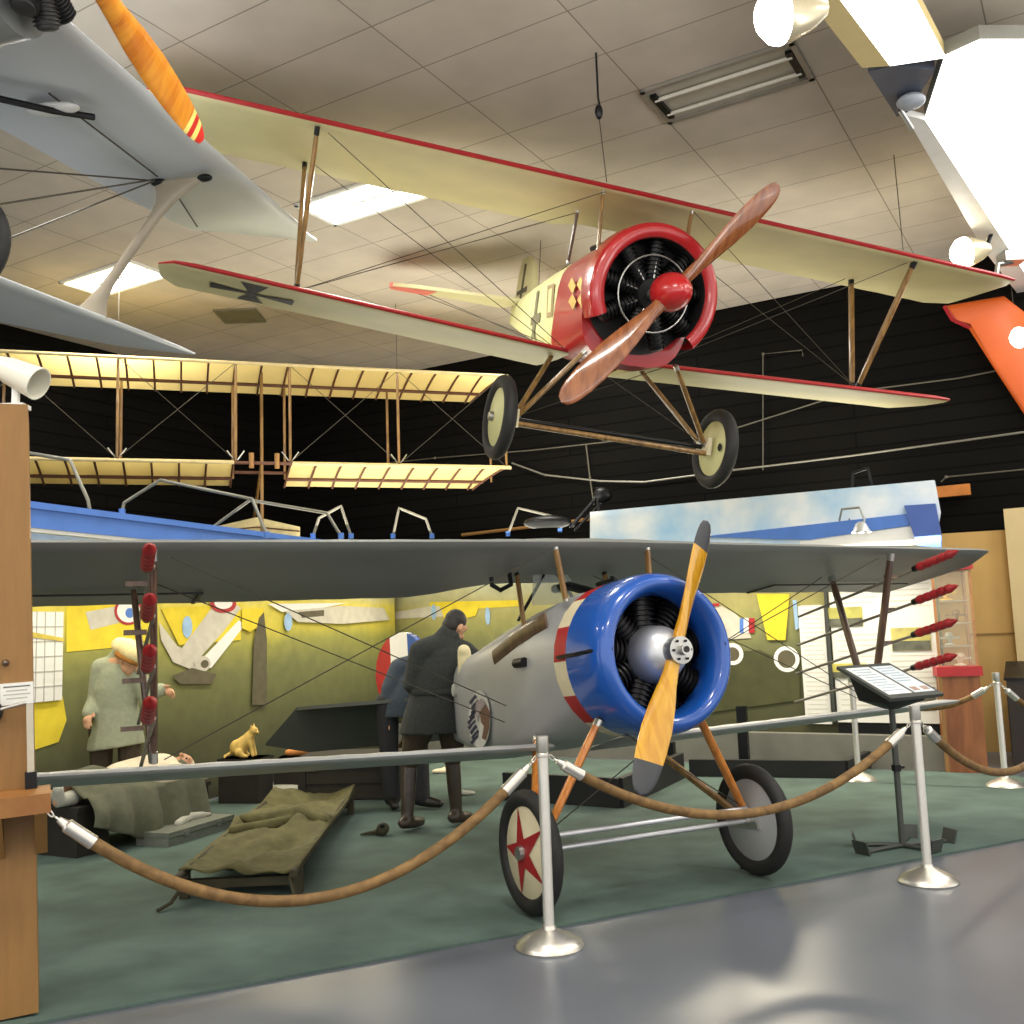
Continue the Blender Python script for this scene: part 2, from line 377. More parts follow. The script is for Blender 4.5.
o=b.obj('trim_1',[m_sky],flat=True); FM=Mx(((-RD.x,RN.x,0,FO.x),(-RD.y,RN.y,0,FO.y),(0,0,1,0),(0,0,0,1))); o.matrix_world=FM; struct(o)
b=B(); fprism(b,[(700,537),(908,514),(914,525),(810,540)],.02,0,.005); fprism(b,[(905,506),(936,504),(942,536),(942,548),(918,546)],.05,1,.008); fprism(b,[(800,541),(914,526),(920,545),(800,546)],.012,2,.004)
o=b.obj('trim_2',[m_bluetrim,M('deep_blue_paint',(66,96,170),.5,0,.05,5),m_white],flat=True); o.matrix_world=FM; struct(o)
# blue painted beam over the left wall
b=B(); b.box((3.65,.2,2.5),(6.9,.1,.2)); b.box((3.65,.255,2.57),(6.9,.03,.05)); b.box((3.65,.2,2.385),(6.9,.08,.03),1)
o=b.obj('trim_3',[m_bluetrim,m_white]); o.matrix_world=Mx(((LD.x,LN.x,0,COR.x),(LD.y,LN.y,0,COR.y),(0,0,1,0),(0,0,0,1))); struct(o)
# tan partition on the far right
b=B(); q=at(940,740,Y=11.35); e=at(1130,740,Y=10.75); 
q.z=0; e.z=0; d=(e-q); dn=V((d.y,-d.x,0)).normalized()
b.prism([q,e,e+V((0,0,2.42)),q+V((0,0,2.42))],-dn*.1,0); b.prism([q+dn*.012+V((0,0,1.27)),e+dn*.012+V((0,0,1.27)),e+dn*.012+V((0,0,1.29)),q+dn*.012+V((0,0,1.29))],-dn*.02,1)
struct(b.obj('wall_side',[m_tanwall,M('tan_joint',(140,108,56),.7)]))
b=B(); q=at(1021,700,Y=10.95); e=at(1090,700,Y=10.6); q.z=0;e.z=0
b.prism([q,e,e+V((0,0,2.64)),q+V((0,0,2.64))],V((.1,.2,0)),0); struct(b.obj('wall_end',M('pale_tan_panel',(214,192,142),.7,0,.04,4)))
# ------------------------------------------------------------------ ceiling lights
def fixture(i,j,label,lit=True):
    t=thing('ceiling_light',label,'ceiling light',grid(i+.5,j+.5,ZC),PI/2-GY,'recessed ceiling lights')
    w,h=.61,1.22; b=B()
    for x,y,a,c in((0,h/2-.02,w,.04),(0,-h/2+.02,w,.04),(w/2-.02,0,.04,h),(-w/2+.02,0,.04,h)): b.box((x,y,-.012),(a,c,.03))
    if lit: b.box((0,0,-.012),(.03,h-.08,.02))
    b.obj('frame',m_white if lit else M('dull_metal_trough',(150,146,136),.4,.3,.1,6),t)
    if lit:
        for s in(-1,1): B().box((s*.14,0,-.006),(.25,h-.09,.008)).obj('diffuser',m_diff,t)
    else:
        b=B(); b.box((0,0,-.004),(w-.08,h-.08,.006)); b.obj('reflector_pan',M('reflector_metal',(176,172,160),.3,.2,.06,6),t)
        for s in(-.13,.13): B().tube([(s,-h/2+.06,-.03),(s,h/2-.06,-.03)],.016,10).obj('tube',M('unlit_tube',(206,202,190),.3,0,.04,8),t)
        for s in(-1,1): B().box((0.0,s*(h/2-.07),-.02),(.4,.05,.035)).obj('socket',m_dark,t)
fixture(3,-2,'glowing fluorescent ceiling panel seen between the wings of the red nosed biplane')
fixture(3,-5,'glowing fluorescent ceiling panel seen behind the grey strut at the left')
fixture(3,1,'unlit fluorescent fitting with bare tubes set in the ceiling near the top right',False)
# long glowing light troughs at the upper right
def zpoly(px,z=5.2): return [at(x,y,z=z) for x,y in px]
t=thing('light_trough','short white glowing light trough with beige rim beside the unlit ceiling fitting','light fixture',at(862,40,z=5.2),0)
def rel(t,pts): return [p-V(t.location) for p in pts]
B().prism(rel(t,zpoly([(770,-60),(826,22),(862,68),(890,66),(840,0),(810,-45)])),(0,0,.05)).obj('rim',m_trough,t)
B().prism(rel(t,zpoly([(840,0),(890,66),(945,58),(915,0),(885,-50),(812,-45)])),(0,0,.02)).obj('light_panel',m_diffhot,t)
B().prism(rel(t,zpoly([(838,-3),(890,66),(945,58),(915,0),(885,-50),(808,-48)],5.225)),(0,0,.12)).obj('housing',m_trough,t)
for x,y in((860,10),(905,50)): B().tube([V(at(x,y,z=5.3))-V(t.location),V(at(x,y,z=5.3))-V(t.location)+V((0,0,.41))],.012).obj('hanger',m_steel,t)
t=thing('light_trough','long white glowing light trough at the right edge with pale rim above the orange wing','light fixture',at(960,200,z=5.2),0)
B().prism(rel(t,zpoly([(905,115),(983,249),(1024,302),(1034,313),(1038,294),(1024,272),(925,120)])),(0,0,.05)).obj('rim',M('pale_light_housing',(214,214,210),.5,0,.04,5),t)
B().prism(rel(t,zpoly([(925,120),(1024,272),(1038,294),(1080,240),(1110,42),(980,42),(945,58)])),(0,0,.02)).obj('light_panel',m_diffhot,t)
B().prism(rel(t,zpoly([(925,120),(1024,272),(1038,294),(1080,240),(1110,42),(980,42),(945,58)],5.225)),(0,0,.12)).obj('housing',m_plinth,t)
for x,y in((950,100),(1010,120)): B().tube([V(at(x,y,z=5.3))-V(t.location),V(at(x,y,z=5.3))-V(t.location)+V((0,0,.41))],.012).obj('hanger',m_steel,t)
b=B(); jc=at(905,100,z=5.22); t=thing('junction_box','dark blue grey electrical box between the two white light troughs','electrical box',jc,0)
B().prism(rel(t,zpoly([(868,72),(897,117),(908,112),(935,70),(892,66)],5.22)),(0,0,.3)).obj('box_body',M('blue_grey_steel',(78,84,98),.4,.4,.1,8),t)
B().tube([(0,.1,-.02),(.12,.2,-.12)],.02).obj('arm',m_steel,t); B().ell((.02,-.05,-.04),(.1,.1,.05)).obj('cover',M('grey_plastic',(150,156,164),.4),t)
def globe(px,py,z,r,label,gl):
    p=at(px,py,z=z); t=thing('spot_lamp',label,'lamp',p,0,None)
    d=(EYE-p).normalized()*.2+V((-.85,.0,-.12)); d.normalize()
    T=d.to_track_quat('X','Z').to_matrix().to_4x4()
    B().lathe([(.001,r*1.0),(r*.6,r*.93),(r*.95,r*.55),(r,r*.3)],T,24).obj('glowing_lens',gl,t)
    B().lathe([(r,r*.3),(r*.98,0),(r*.7,-r*.9),(r*.35,-r*1.5),(.001,-r*1.55)],T,24).obj('reflector',M('frosted_reflector',(206,196,166),.25,.4,.06,6),t)
    B().tube([T@V((-r*1.4,0,0)),T@V((-r*1.4,0,0))+V((.08,.05,.16))],.02).obj('socket',m_dark,t)
globe(786,14,4.9,.16,'large bright spot lamp with clear reflector at the top beside the beige light rim',m_lamp)
globe(968,252,5.0,.15,'bright crescent lit spot lamp over the right tip of the cream wing',m_lamp)
globe(1022,337,4.4,.11,'bright spot lamp at the right edge beside the orange wing',m_lamp)
t=thing('lamp_bracket','small chrome lamp bracket on the lower edge of the long light trough','lamp bracket',at(1012,262,z=5.1),0)
B().box((0,0,.04),(.22,.2,.1)).obj('bracket_body',m_steel,t); B().tube([(0,0,0),(-.2,-.1,-.06),(-.24,-.12,-.2)],.025).obj('arm',m_steel,t)
p=at(596,53,z=ZC); t=thing('ceiling_hook','small iron hook with turnbuckle hanging from the ceiling above the red cowl','hook',p,0)
B().tube([(0,0,0),(0,0,-.35),(.01,0,-.42)],.008,6).obj('rod',m_dark,t); B().ell((0,0,-.46),(.03,.03,.06)).obj('turnbuckle',m_dark,t)
t=at(240,315,z=ZC); tag(B().box((0,0,-.01),(.55,.55,.03)).obj('ceiling_vent',M('vent_grey',(120,116,96),.6)),'small dark square vent in the ceiling beyond the black cross','vent').location=t
# ------------------------------------------------------------------ shared aircraft pieces
XR=Mx.Rotation(0,4,'X')
def axis(p,d):                       # frame whose x axis points along d
    return Mx.Translation(V(p))@V(d).to_track_quat('X','Z').to_matrix().to_4x4()
def wheel(par,c,r,w,disc,name='wheel',star=None,side=1,spot=False):
    T=Mx.Translation(V(c))@Mx.Rotation(PI/2*side,4,'Z')   # axis x -> +-y (outer side = +x)
    b=B(); tr=w/2; b.lathe([(r-tr+tr*1.05*cos(a),tr*sin(a)) for a in [PI*2*k/14 for k in range(15)]],T,44)
    o=b.obj('wheel',m_black,par)
    b=B(); ri=r-tr*1.5; b.lathe([(.03,tr*1.05),(ri,tr*.35),(ri+.02,0),(ri,-tr*.35),(.03,-tr*1.05)],T,40)
    b.obj('wheel_disc',disc,o)
    b=B(); b.lathe([(.001,tr*1.7),(.035,tr*1.65),(.04,tr*.9),(.04,-tr*.9),(.035,-tr*1.65),(.001,-tr*1.7)],T,16); b.obj('hub',m_steel,o)
    if star:
        for sd in (1,-1):
            pts=[]
            for k in range(10):
                rr=ri*.93 if k%2==0 else ri*.3
                a=PI/2+k*PI/5+.25
                # follow the coned disc
                x=tr*.35+(1-rr/ri)*tr*.75+.006
                pts.append(T@V((sd*x,rr*cos(a),rr*sin(a))))
            b=B(); c0=T@V((sd*(tr*1.06+.004),0,0)); 
            o_=len(b.v); b.v=[c0]+pts
            for k in range(10): b.f.append([0,1+k,1+(k+1)%10]); b.m.append(0)
            b.obj('painted_star',star,o)
    if spot: 
        b=B(); b.lathe([(.001,tr*.62),(.03,tr*.6)],Mx.Translation(T.to_3x3()@V((0,.0,0)))@T@Mx.Translation(V((0,ri*.1,ri*.55))),12); b.obj('valve_hole',m_black,o)
    return o
def propeller(par,hub,R,phi,mat,tip=None,chord=.13,name='propeller',pitch=.55,hubr=.07,bands=None,hand=1):
    """two blades about the local x axis through hub"""
    root=None
    for s in (1,-1):
        u=V((0,sin(phi),cos(phi)))*s; tg=V((1,0,0)).cross(u)*hand
        fr=[.02,.07,.15,.25,.4,.55,.7,.775,.78,.82,.86,.862,.885,.887,.915,.917,.945,.947,.975,.99,1.0]
        lk=lambda xs,ys,f: next(ys[i]+(ys[i+1]-ys[i])*(f-xs[i])/(xs[i+1]-xs[i]) for i in range(len(xs)-1) if f<=xs[i+1])
        kx=[0,.07,.15,.25,.4,.55,.7,.82,.9,.96,.99,1.001]
        ch=[lk(kx,[.5,.5,.52,.62,.86,1,1,.92,.8,.62,.4,.1],f) for f in fr]; th=[lk(kx,[.4,.42,.4,.34,.24,.17,.13,.1,.09,.08,.07,.05],f) for f in fr]
        rings=[]
        for f,c,t in zip(fr,ch,th):
            be=pitch*1.6*(1-f)+.28
            cd=tg*cos(be)+V((1,0,0))*sin(be); nd=u.cross(cd).normalized()
            p=V(hub)+u*(R*f)+tg*(.0 if f<.2 else -.012*f)
            rings.append([p+cd*(chord*c*.5*cos(2*PI*k/14))+nd*(chord*t*.5*sin(2*PI*k/14)) for k in range(14)])
        b=B()
        n=len(fr)
        if bands: mi=lambda i,k: bands(fr[i])
        elif tip: mi=lambda i,k:1 if fr[i]>=.78 else 0
        else: mi=0
        if tip or bands:   # extra ring where the colour changes
            pass
        b.loft(rings,mi,True)
        if tip: b.m[-1]=1
        if root is None: root=b.obj(name,[mat]+(tip if isinstance(tip,list) else ([tip] if tip else [])),par); tgt=root
        else: b.obj('blade',[mat]+(tip if isinstance(tip,list) else ([tip] if tip else [])),root)
    return root
def radial(par,c,r0,r1,n,cyl_r,fin,mat,x0=0,name='engine',rods=None):
    b=B(); T=axis(c,(1,0,0)); b.lathe([(.001,.09),(r0*.8,.08),(r0,.03),(r0,-.1),(.001,-.1)],T,26)
    e=b.obj(name,mat,par)
    for k in range(n):
        a=2*PI*k/n+PI/2
        d=V((0,cos(a),sin(a))); T=axis(c,d)
        pr=[(cyl_r*.7,r0*.8)]
        L=r1-r0; nf=8
        for i in range(nf):
            x=r0+L*(i+.2)/nf*.9
            pr+=[(cyl_r*.8,x),(cyl_r,x+.004),(cyl_r,x+L/nf*.35),(cyl_r*.8,x+L/nf*.38)]
        pr+=[(cyl_r*.75,r1*.97),(cyl_r*.45,r1),(.001,r1)]
        B().lathe(pr,T,14).obj('cylinder',fin,e)
        if rods: B().tube([V(c)+d*r0*.7+V((.06,0,0)),V(c)+d*(r1-.01)+V((.05,0,0))],.008,6).obj('push_rod',rods,e)
    return e
def wires(par,prs,r=.0035,mat=None):
    for p,q in prs: B().tube([p,q],r,5).obj('bracing_wire',mat or m_wire,par)
def strut(par,p,q,w,ratio,mat,name='strut',ref=(1,0,0),ends=None):
    P,Q=V(p),V(q); pts=[P,P.lerp(Q,.12),P.lerp(Q,.5),P.lerp(Q,.88),Q]
    o=B().tube(pts,[w*.75,w*.95,w,w*.95,w*.75],10,0,ratio,ref).obj(name,mat,par)
    if ends:
        B().tube([P,P.lerp(Q,.05)],w*.95,10,0,ratio*1.1,ref).obj('end_fitting',ends,o); B().tube([Q.lerp(P,.05),Q],w*.95,10,0,ratio*1.1,ref).obj('end_fitting',ends,o)
    return o
# ------------------------------------------------------------------ silver biplane with blue cowl, standing on the carpet
NM=frame((.555,6.09,1.986),.468,.091,0)
N=thing('biplane','silver grey biplane with blue ring cowl and yellow propeller standing on the green carpet','aircraft',mat=NM)
NI=NM.inverted()
def nl(p): return NI@V(p)
# upper wing
def usec(y):
    a=abs(y); xl=-.05-.055*a; ch=1.24
    if a<.75: ch=.92+ .32*max(0,(a-.35)/.4) if a>.35 else .92
    zl=.045; xt=xl-ch
    return xl,xt,zl,-.115 if ch>1.2 else -.115+ (1.24-ch)*.12
secs=[]
ys=[-3.93]+[-3.82+i*(7.64/48) for i in range(49)]+[3.93]
for i,y in enumerate(ys):
    a=abs(y); xl,xt,zl,zt=usec(y); th=.085
    if a>3.9: xl=-.3-.055*a*1; xt=xl-1.13+.12; xl=-.55; xt=-1.5; th=.02; zl=-.02; zt=-.125; 
    elif a>3.7: th=.06; xl-=.02; xt-=.05
    if i%2==0 and a<3.7: xt+=.022; th*=.9
    secs.append((y,xl,xt,zl,zt,th))
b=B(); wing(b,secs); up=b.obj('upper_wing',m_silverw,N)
for s in(-1,1):   # aileron hinge line strips
    b=B(); b.prism([(-1.02,s*2.2,-.112),(-1.05,s*3.72,-.112),(-1.07,s*3.72,-.112),(-1.04,s*2.22,-.112),(-1.36,s*2.22,-.128),(-1.36,s*2.2,-.128)],(0,0,.012)); b.obj('aileron_gap',m_dark,up)
# lower wing: one half each side of the body
def lower(s):
    secs=[]
    n=26
    for i in range(n+1):
        y=.3+(3.28-.3)*i/n; z=-1.17+(.03 if s<0 else .018)*y; xl=-.28-.01*y; xt=xl-.7; th=.05
        if i%2==0: xt+=.015; th*=.9
        if i==n: xl-=.03; th=.03
        secs.append((s*y,xl,xt,z,z-.075,th))
    secs.append((s*3.4,-.6,-.98,-1.09 if s<0 else -1.13,-1.13 if s<0 else -1.165,.015))
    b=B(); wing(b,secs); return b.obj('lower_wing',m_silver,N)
lower(1); lower(-1)
# body
def frs(x,hw,zb,zt,rt,rb,n=28):
    """rounded section: superellipse power varies from circle to box"""
    r=[]
    zc=(zb+zt)/2; hz=(zt-zb)/2
    for k in range(n):
        a=2*PI*k/n; c,s=cos(a),sin(a); e=rt if s>0 else rb
        r.append((x,hw*math.copysign(abs(c)**e,c),zc+hz*math.copysign(abs(s)**e,s)))
    return r
b=B()
b.loft([frs(.1,.43,-1.115,-.255,1,1),frs(-.15,.43,-1.13,-.25,.95,.85),frs(-.55,.41,-1.19,-.30,.8,.55),frs(-1.0,.37,-1.22,-.37,.7,.4),frs(-1.6,.29,-1.2,-.47,.62,.36),frs(-2.4,.15,-1.1,-.55,.6,.36),frs(-3.2,.08,-.96,-.62,.6,.4),frs(-3.85,.03,-.82,-.66,.7,.5)])
fus=b.obj('fuselage',m_silver,N)
# cockpit opening with dark coaming
b=B(); T=Mx.Translation(V((-1.0,0,-.372)))@Mx.Rotation(-.13,4,'Y')
ro=[];ri=[]
for k in range(24):
    a=2*PI*k/24; ro.append(T@V((.36*cos(a),.27*sin(a),-.02-.12*sin(a)**2))); ri.append(T@V((.32*cos(a),.23*sin(a),.03-.1*sin(a)**2)))
b.loft([ro,[p+V((0,0,.035)) for p in ro],[p+V((0,0,.01)) for p in ri],[p-V((0,0,.05)) for p in ri]],0,True); b.obj('cockpit_rim',m_dark,fus)
for s in(-1,1):
    b=B(); b.tube([(-.12,s*.38,-.42),(-.5,s*.39,-.49),(-.9,s*.37,-.58)],.05,8,0,.16,(0,0,1)); b.obj('coaming_lacing',m_strutdk,fus)
    b=B(); b.tube([(-.34,s*.43,-.65),(-.46,s*.43,-.65)],.03,12); b.obj('side_vent',m_dark,fus)
# cream windscreen and gun mount behind the cowl
b=B(); b.tube([(-.2,.05,-.26),(-.55,.05,-.16),(-.75,.05,-.15)],.03); b.tube([(.02,.05,-.2),(-.2,.05,-.2)],.014); b.obj('machine_gun',m_dark,fus)
b=B(); b.poly([(-.62,-.2,-.27),(-.62,.2,-.27),(-.7,.13,-.06),(-.7,-.13,-.06)]); b.prism([(-.62,-.2,-.27),(-.62,.2,-.27),(-.7,.13,-.06),(-.7,-.13,-.06)],(-.006,0,0)); b.obj('windscreen',glass('windscreen_glass',(210,220,214),.3),fus)
# striped band and blue cowl
def bandm(i,k): return 1 if (k//2)%2==0 else 0
b=B(); b.lathe([(.432,.05),(.447,.055),(.447,.2),(.43,.205)],axis((0,0,-.685),(1,0,0)),28,bandm); b.obj('striped_band',[m_ivory,m_redband],N)
pr=[(.425,.19),(.45,.2),(.452,.3)]
for k in range(13):
    a=PI*k/12-PI*.0; pr.append((.385+.067*cos(a) if a<PI/2 else .385+.06*cos(a),.44+.14*sin(a)))
pr+=[(.335,.40),(.37,.3),(.4,.21)]
cw=B().lathe(pr,axis((0,0,-.685),(1,0,0)),56).obj('cowl',m_blue,N)
for s in(-1,1): B().tube([(.12,s*.455,-.66),(.3,s*.46,-.66),(.47,s*.452,-.655),(.575,s*.37,-.655)],.011,6).obj('clamp_strip',m_dark,cw)
en=radial(N,(.32,0,-.685),.13,.36,9,.068,None,m_dark,name='engine') if False else radial(N,(.31,0,-.685),.13,.385,9,.088,M('oiled_steel_fins',(44,44,46),.35,.7,.2,20),m_dark,rods=m_steel)
B().lathe([(.38,.2),(.001,.2)],axis((0,0,-.685),(1,0,0)),30).obj('firewall',m_blackp,en)
B().lathe([(.001,.24),(.06,.235),(.11,.2),(.15,.12),(.163,.02),(.155,-.01),(.001,-.01)],axis((.38,0,-.685),(1,0,0)),32).obj('spinner_dome',m_alu,N)
pp=propeller(N,(.62,0,-.685),.79,.395,m_propy,m_tipgrey,.165,pitch=.35)
b=B(); b.lathe([(.001,.09),(.03,.09),(.03,.05),(.075,.045),(.075,-.05),(.05,-.06),(.05,-.2)],axis((.63,0,-.685),(1,0,0)),28); hb=b.obj('hub_plate',m_steel,pp)
for k in range(6): B().lathe([(.001,.06),(.007,.058),(.007,.04)],axis((.63,.055*cos(k*PI/3),-.685+.055*sin(k*PI/3)),(1,0,0)),8).obj('hub_bolt',m_dark,hb)
B().lathe([(.018,.095),(.001,.094)],axis((.63,0,-.685),(1,0,0)),10).obj('shaft_bore',m_blackp,hb)
# cabane struts (wood) and rear inverted V
for s in(-1,1):
    strut(N,(-.02,s*.33,-.0),(.0,s*.3,-.33),.028,.5,m_strutw,'cabane_strut',ends=m_steel)
    strut(N,(-.55,s*.33,-.07),(-.5,s*.33,-.45),.026,.5,m_strutw,'cabane_strut',ends=m_dark)
    strut(N,(-.7,s*.05,-.06),(-.72,s*.26,-.36),.016,.7,m_dark,'rear_cabane_tube')
    b=B(); b.tube([(-.6,s*.36,-.06),(-.58,s*.36,-.14),(-.62,s*.42,-.17),(-.66,s*.46,-.13),(-.66,s*.46,-.08)],.016,8); b.obj('aileron_horn',m_dark,N)
# outer V struts
for s in(-1,1):
    strut(N,(-.16,s*2.59,.0),(-.5,s*2.55,-1.06),.034,.55,m_strutdk,'interplane_strut',ends=m_steel)
    strut(N,(-.82,s*2.62,-.07),(-.56,s*2.55,-1.06),.034,.55,m_strutdk,'interplane_strut',ends=m_steel)
# undercarriage
for s in(-1,1):
    strut(N,(.3,s*.33,-1.02),(.19,s*.7,-1.66),.034,.6,m_strutor,'undercarriage_leg',ends=m_steel)
    strut(N,(-.45,s*.33,-1.1),(.14,s*.7,-1.66),.034,.6,m_strutor if s<0 else m_strutw,'undercarriage_leg',ends=m_steel)
    b=B(); b.prism([(.26,s*.69,-1.6),(.08,s*.69,-1.6),(.06,s*.69,-1.72),(.28,s*.69,-1.72)],(0,.03*s,0)); b.obj('axle_plate',m_steel,N)
b=B(); b.tube([(.24,-.68,-1.60),(.24,.66,-1.60)],.015,10); b.obj('spreader_bar',m_alu,N)
b=B(); b.tube([(.18,-.8,-1.675),(.18,.78,-1.675)],.016,10); b.obj('axle',m_alu,N)
wheel(N,(.18,-.755,-1.672),.32,.088,m_ivory,star=M('star_red',(150,24,30),.5,0,.08,8),side=-1)
wheel(N,(.18,.745,-1.672),.32,.088,m_silver,side=1)
# tail
def vslab(par,name,poly,th,mats,mi=0,M_=None):
    b=B(); b.prism([(x,-th/2,z) for x,z in poly],(0,th,0),mi); return b.obj(name,mats,par)
import itertools
def oval(cx,cz,rx,rz,x0,x1,n=10):
    """slice of an upright oval between x0 and x1"""
    f=lambda x: rz*math.sqrt(max(0,1-((x-cx)/rx)**2))
    xs=[x0+(x1-x0)*i/n for i in range(n+1)]
    return [(x,cz+f(x)) for x in xs]+[(x,cz-f(x)) for x in xs[::-1]]
rd=vslab(N,'rudder',oval(-3.66,-.5,.66,.36,-4.32,-3.86),.05,m_redmatt)
vslab(rd,'white_stripe',oval(-3.66,-.5,.66,.36,-3.86,-3.4),.05,m_white)
vslab(rd,'blue_stripe',oval(-3.66,-.5,.66,.36,-3.4,-3.0),.05,m_blue)
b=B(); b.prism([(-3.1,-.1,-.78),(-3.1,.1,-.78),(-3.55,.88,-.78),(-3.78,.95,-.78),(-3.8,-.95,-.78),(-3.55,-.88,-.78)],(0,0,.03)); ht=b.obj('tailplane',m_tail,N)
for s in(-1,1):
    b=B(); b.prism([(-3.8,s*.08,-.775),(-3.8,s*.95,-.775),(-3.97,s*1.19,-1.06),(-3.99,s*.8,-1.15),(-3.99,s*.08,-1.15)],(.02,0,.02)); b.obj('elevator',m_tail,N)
b=B(); b.tube([(-3.5,0,-.8),(-3.62,0,-1.1),(-3.8,0,-1.16)],.025); b.obj('tail_skid',m_strutw,N)
# feathered-head badge on the fuselage side (image left)
def onside(px,py,y=None):
    d=(NM.to_3x3().inverted()@((FW+RT*((px-512)/F)-UP*((py-512)/F)))); o=NI@EYE
    return o,d
def badge(par,name,pts,mat,off):
    b=B(); vs=[]
    for px,py in pts:
        o,d=onside(px,py)
        # march to the tapering body side
        y=-.36
        for _ in range(8):
            t=(y-o.y)/d.y; q=o+d*t
            x=q.x; tb=[(.1,.43),(-.15,.43),(-.55,.41),(-1.0,.37),(-1.6,.29),(-2.4,.15)]
            hw=next((tb[i][1]+(tb[i+1][1]-tb[i][1])*(x-tb[i][0])/(tb[i+1][0]-tb[i][0]) for i in range(5) if tb[i+1][0]<=x<=tb[i][0]),.38)
            y=-hw
        q.y=y-off; vs.append(q)
    b.poly(vs); return b.obj(name,mat,par,flat=True)
def ellp(cx,cy,rx,ry,n=24,rot=0): return [(cx+rx*cos(2*PI*k/n)*cos(rot)-ry*sin(2*PI*k/n)*sin(rot),cy+rx*cos(2*PI*k/n)*sin(rot)+ry*sin(2*PI*k/n)*cos(rot)) for k in range(n)]
bd=badge(fus,'badge_field',ellp(481,719,11,29),M('badge_white',(196,196,192),.5),.012)
m_bb=M('badge_blue_feathers',(34,38,66),.6,0,.2,30)
b=B()
for k in range(9):
    y=697+k*5; x=474+2*sin(k*1.1)
    o=badge(bd,'feather',[(x-3,y+5),(x+3+(k%3),y-3),(x+5,y),(x+2,y+3),(x-1,y+8)],m_bb,.016)
badge(bd,'face',[(482,712),(488,704),(492,712),(491,728),(488,740),(484,738),(486,726),(483,722)],M('badge_brown',(104,74,58),.6,0,.2,20),.016)
badge(bd,'war_bonnet_band',[(478,702),(484,698),(488,703),(482,712),(480,722),(478,714)],M('badge_grey',(150,138,140),.6,0,.3,40),.017)
# rigging
wires(N,[((-.1,.36,-.02),(-.5,2.5,-1.05)),((-.1,-.36,-.02),(-.5,-2.5,-1.05)),((-.75,.36,-.06),(-.56,2.5,-1.05)),((-.6,-.45,-.9),(-.2,-2.5,-.03)),((-.6,.45,-.9),(-.2,2.5,-.03)),((-.7,-.42,-1.0),(-.8,-2.5,-.08)),((-.7,.42,-1.0),(-.8,2.5,-.08)),((.3,-.34,-1.0),(.2,.68,-1.6)),((.3,.34,-1.0),(.2,-.68,-1.6))])
# rockets on the V struts
def rocket(par,tip,tail,st):
    P,Q=V(tip),V(tail); d=(Q-P).normalized(); r=.032
    T=axis(P,d)
    b=B(); pr=[(.001,0),(r*.5,.03),(r*.75,.06)]; mi=[0,0]
    for k in range(5):
        x=.06+k*.065; pr+=[(r,x+.012),(r,x+.045),(r*.82,x+.055)]; mi+=[0,0,2 if k%2 else 0]
    pr+=[(r*.7,.42),(.001,.42)]; mi+=[1]*4; mi=(mi+[0]*20)[:len(pr)-1]
    o=b.lathe(pr,T,14,mi).obj('rocket',[M('rocket_red',(150,26,32),.45,0,.15,12),m_dark,M('rocket_band',(70,24,26),.5)],par)
    B().tube([P+d*.36+V((0,.03,0)),Q],.011,7).obj('rocket_stick',M('rocket_stick_wood',(128,122,108),.6,0,.1,20),o)
for k in range(4):
    rocket(N,(.29-.05*k,2.76,-.06-.24*k),(-1.38-.06*k,2.74,-.33-.235*k),1)
    rocket(N,(.25,-2.655,-.05-.237*k),(-1.38,-2.53,-.24-.3*k),-1)
for s in(-1,1):
    for k in range(4): B().box((-.26-.07*k,s*2.66,-.16-.24*k),(.03,.11,.025)).obj('rocket_bracket',m_strutdk,N)
# stands under the axle and struts
p=at(752,868,z=.013); p.z=.013
t=thing('axle_prop','short black steel prop under the right wheel axle of the silver biplane','stand',p,0)
B().lathe([(.07,0),(.07,.012),(.02,.016)],axis((0,0,0),(0,0,1)),20).obj('base',m_dark,t); B().tube([(0,0,0),(0,0,.28)],.018).obj('post',m_dark,t)
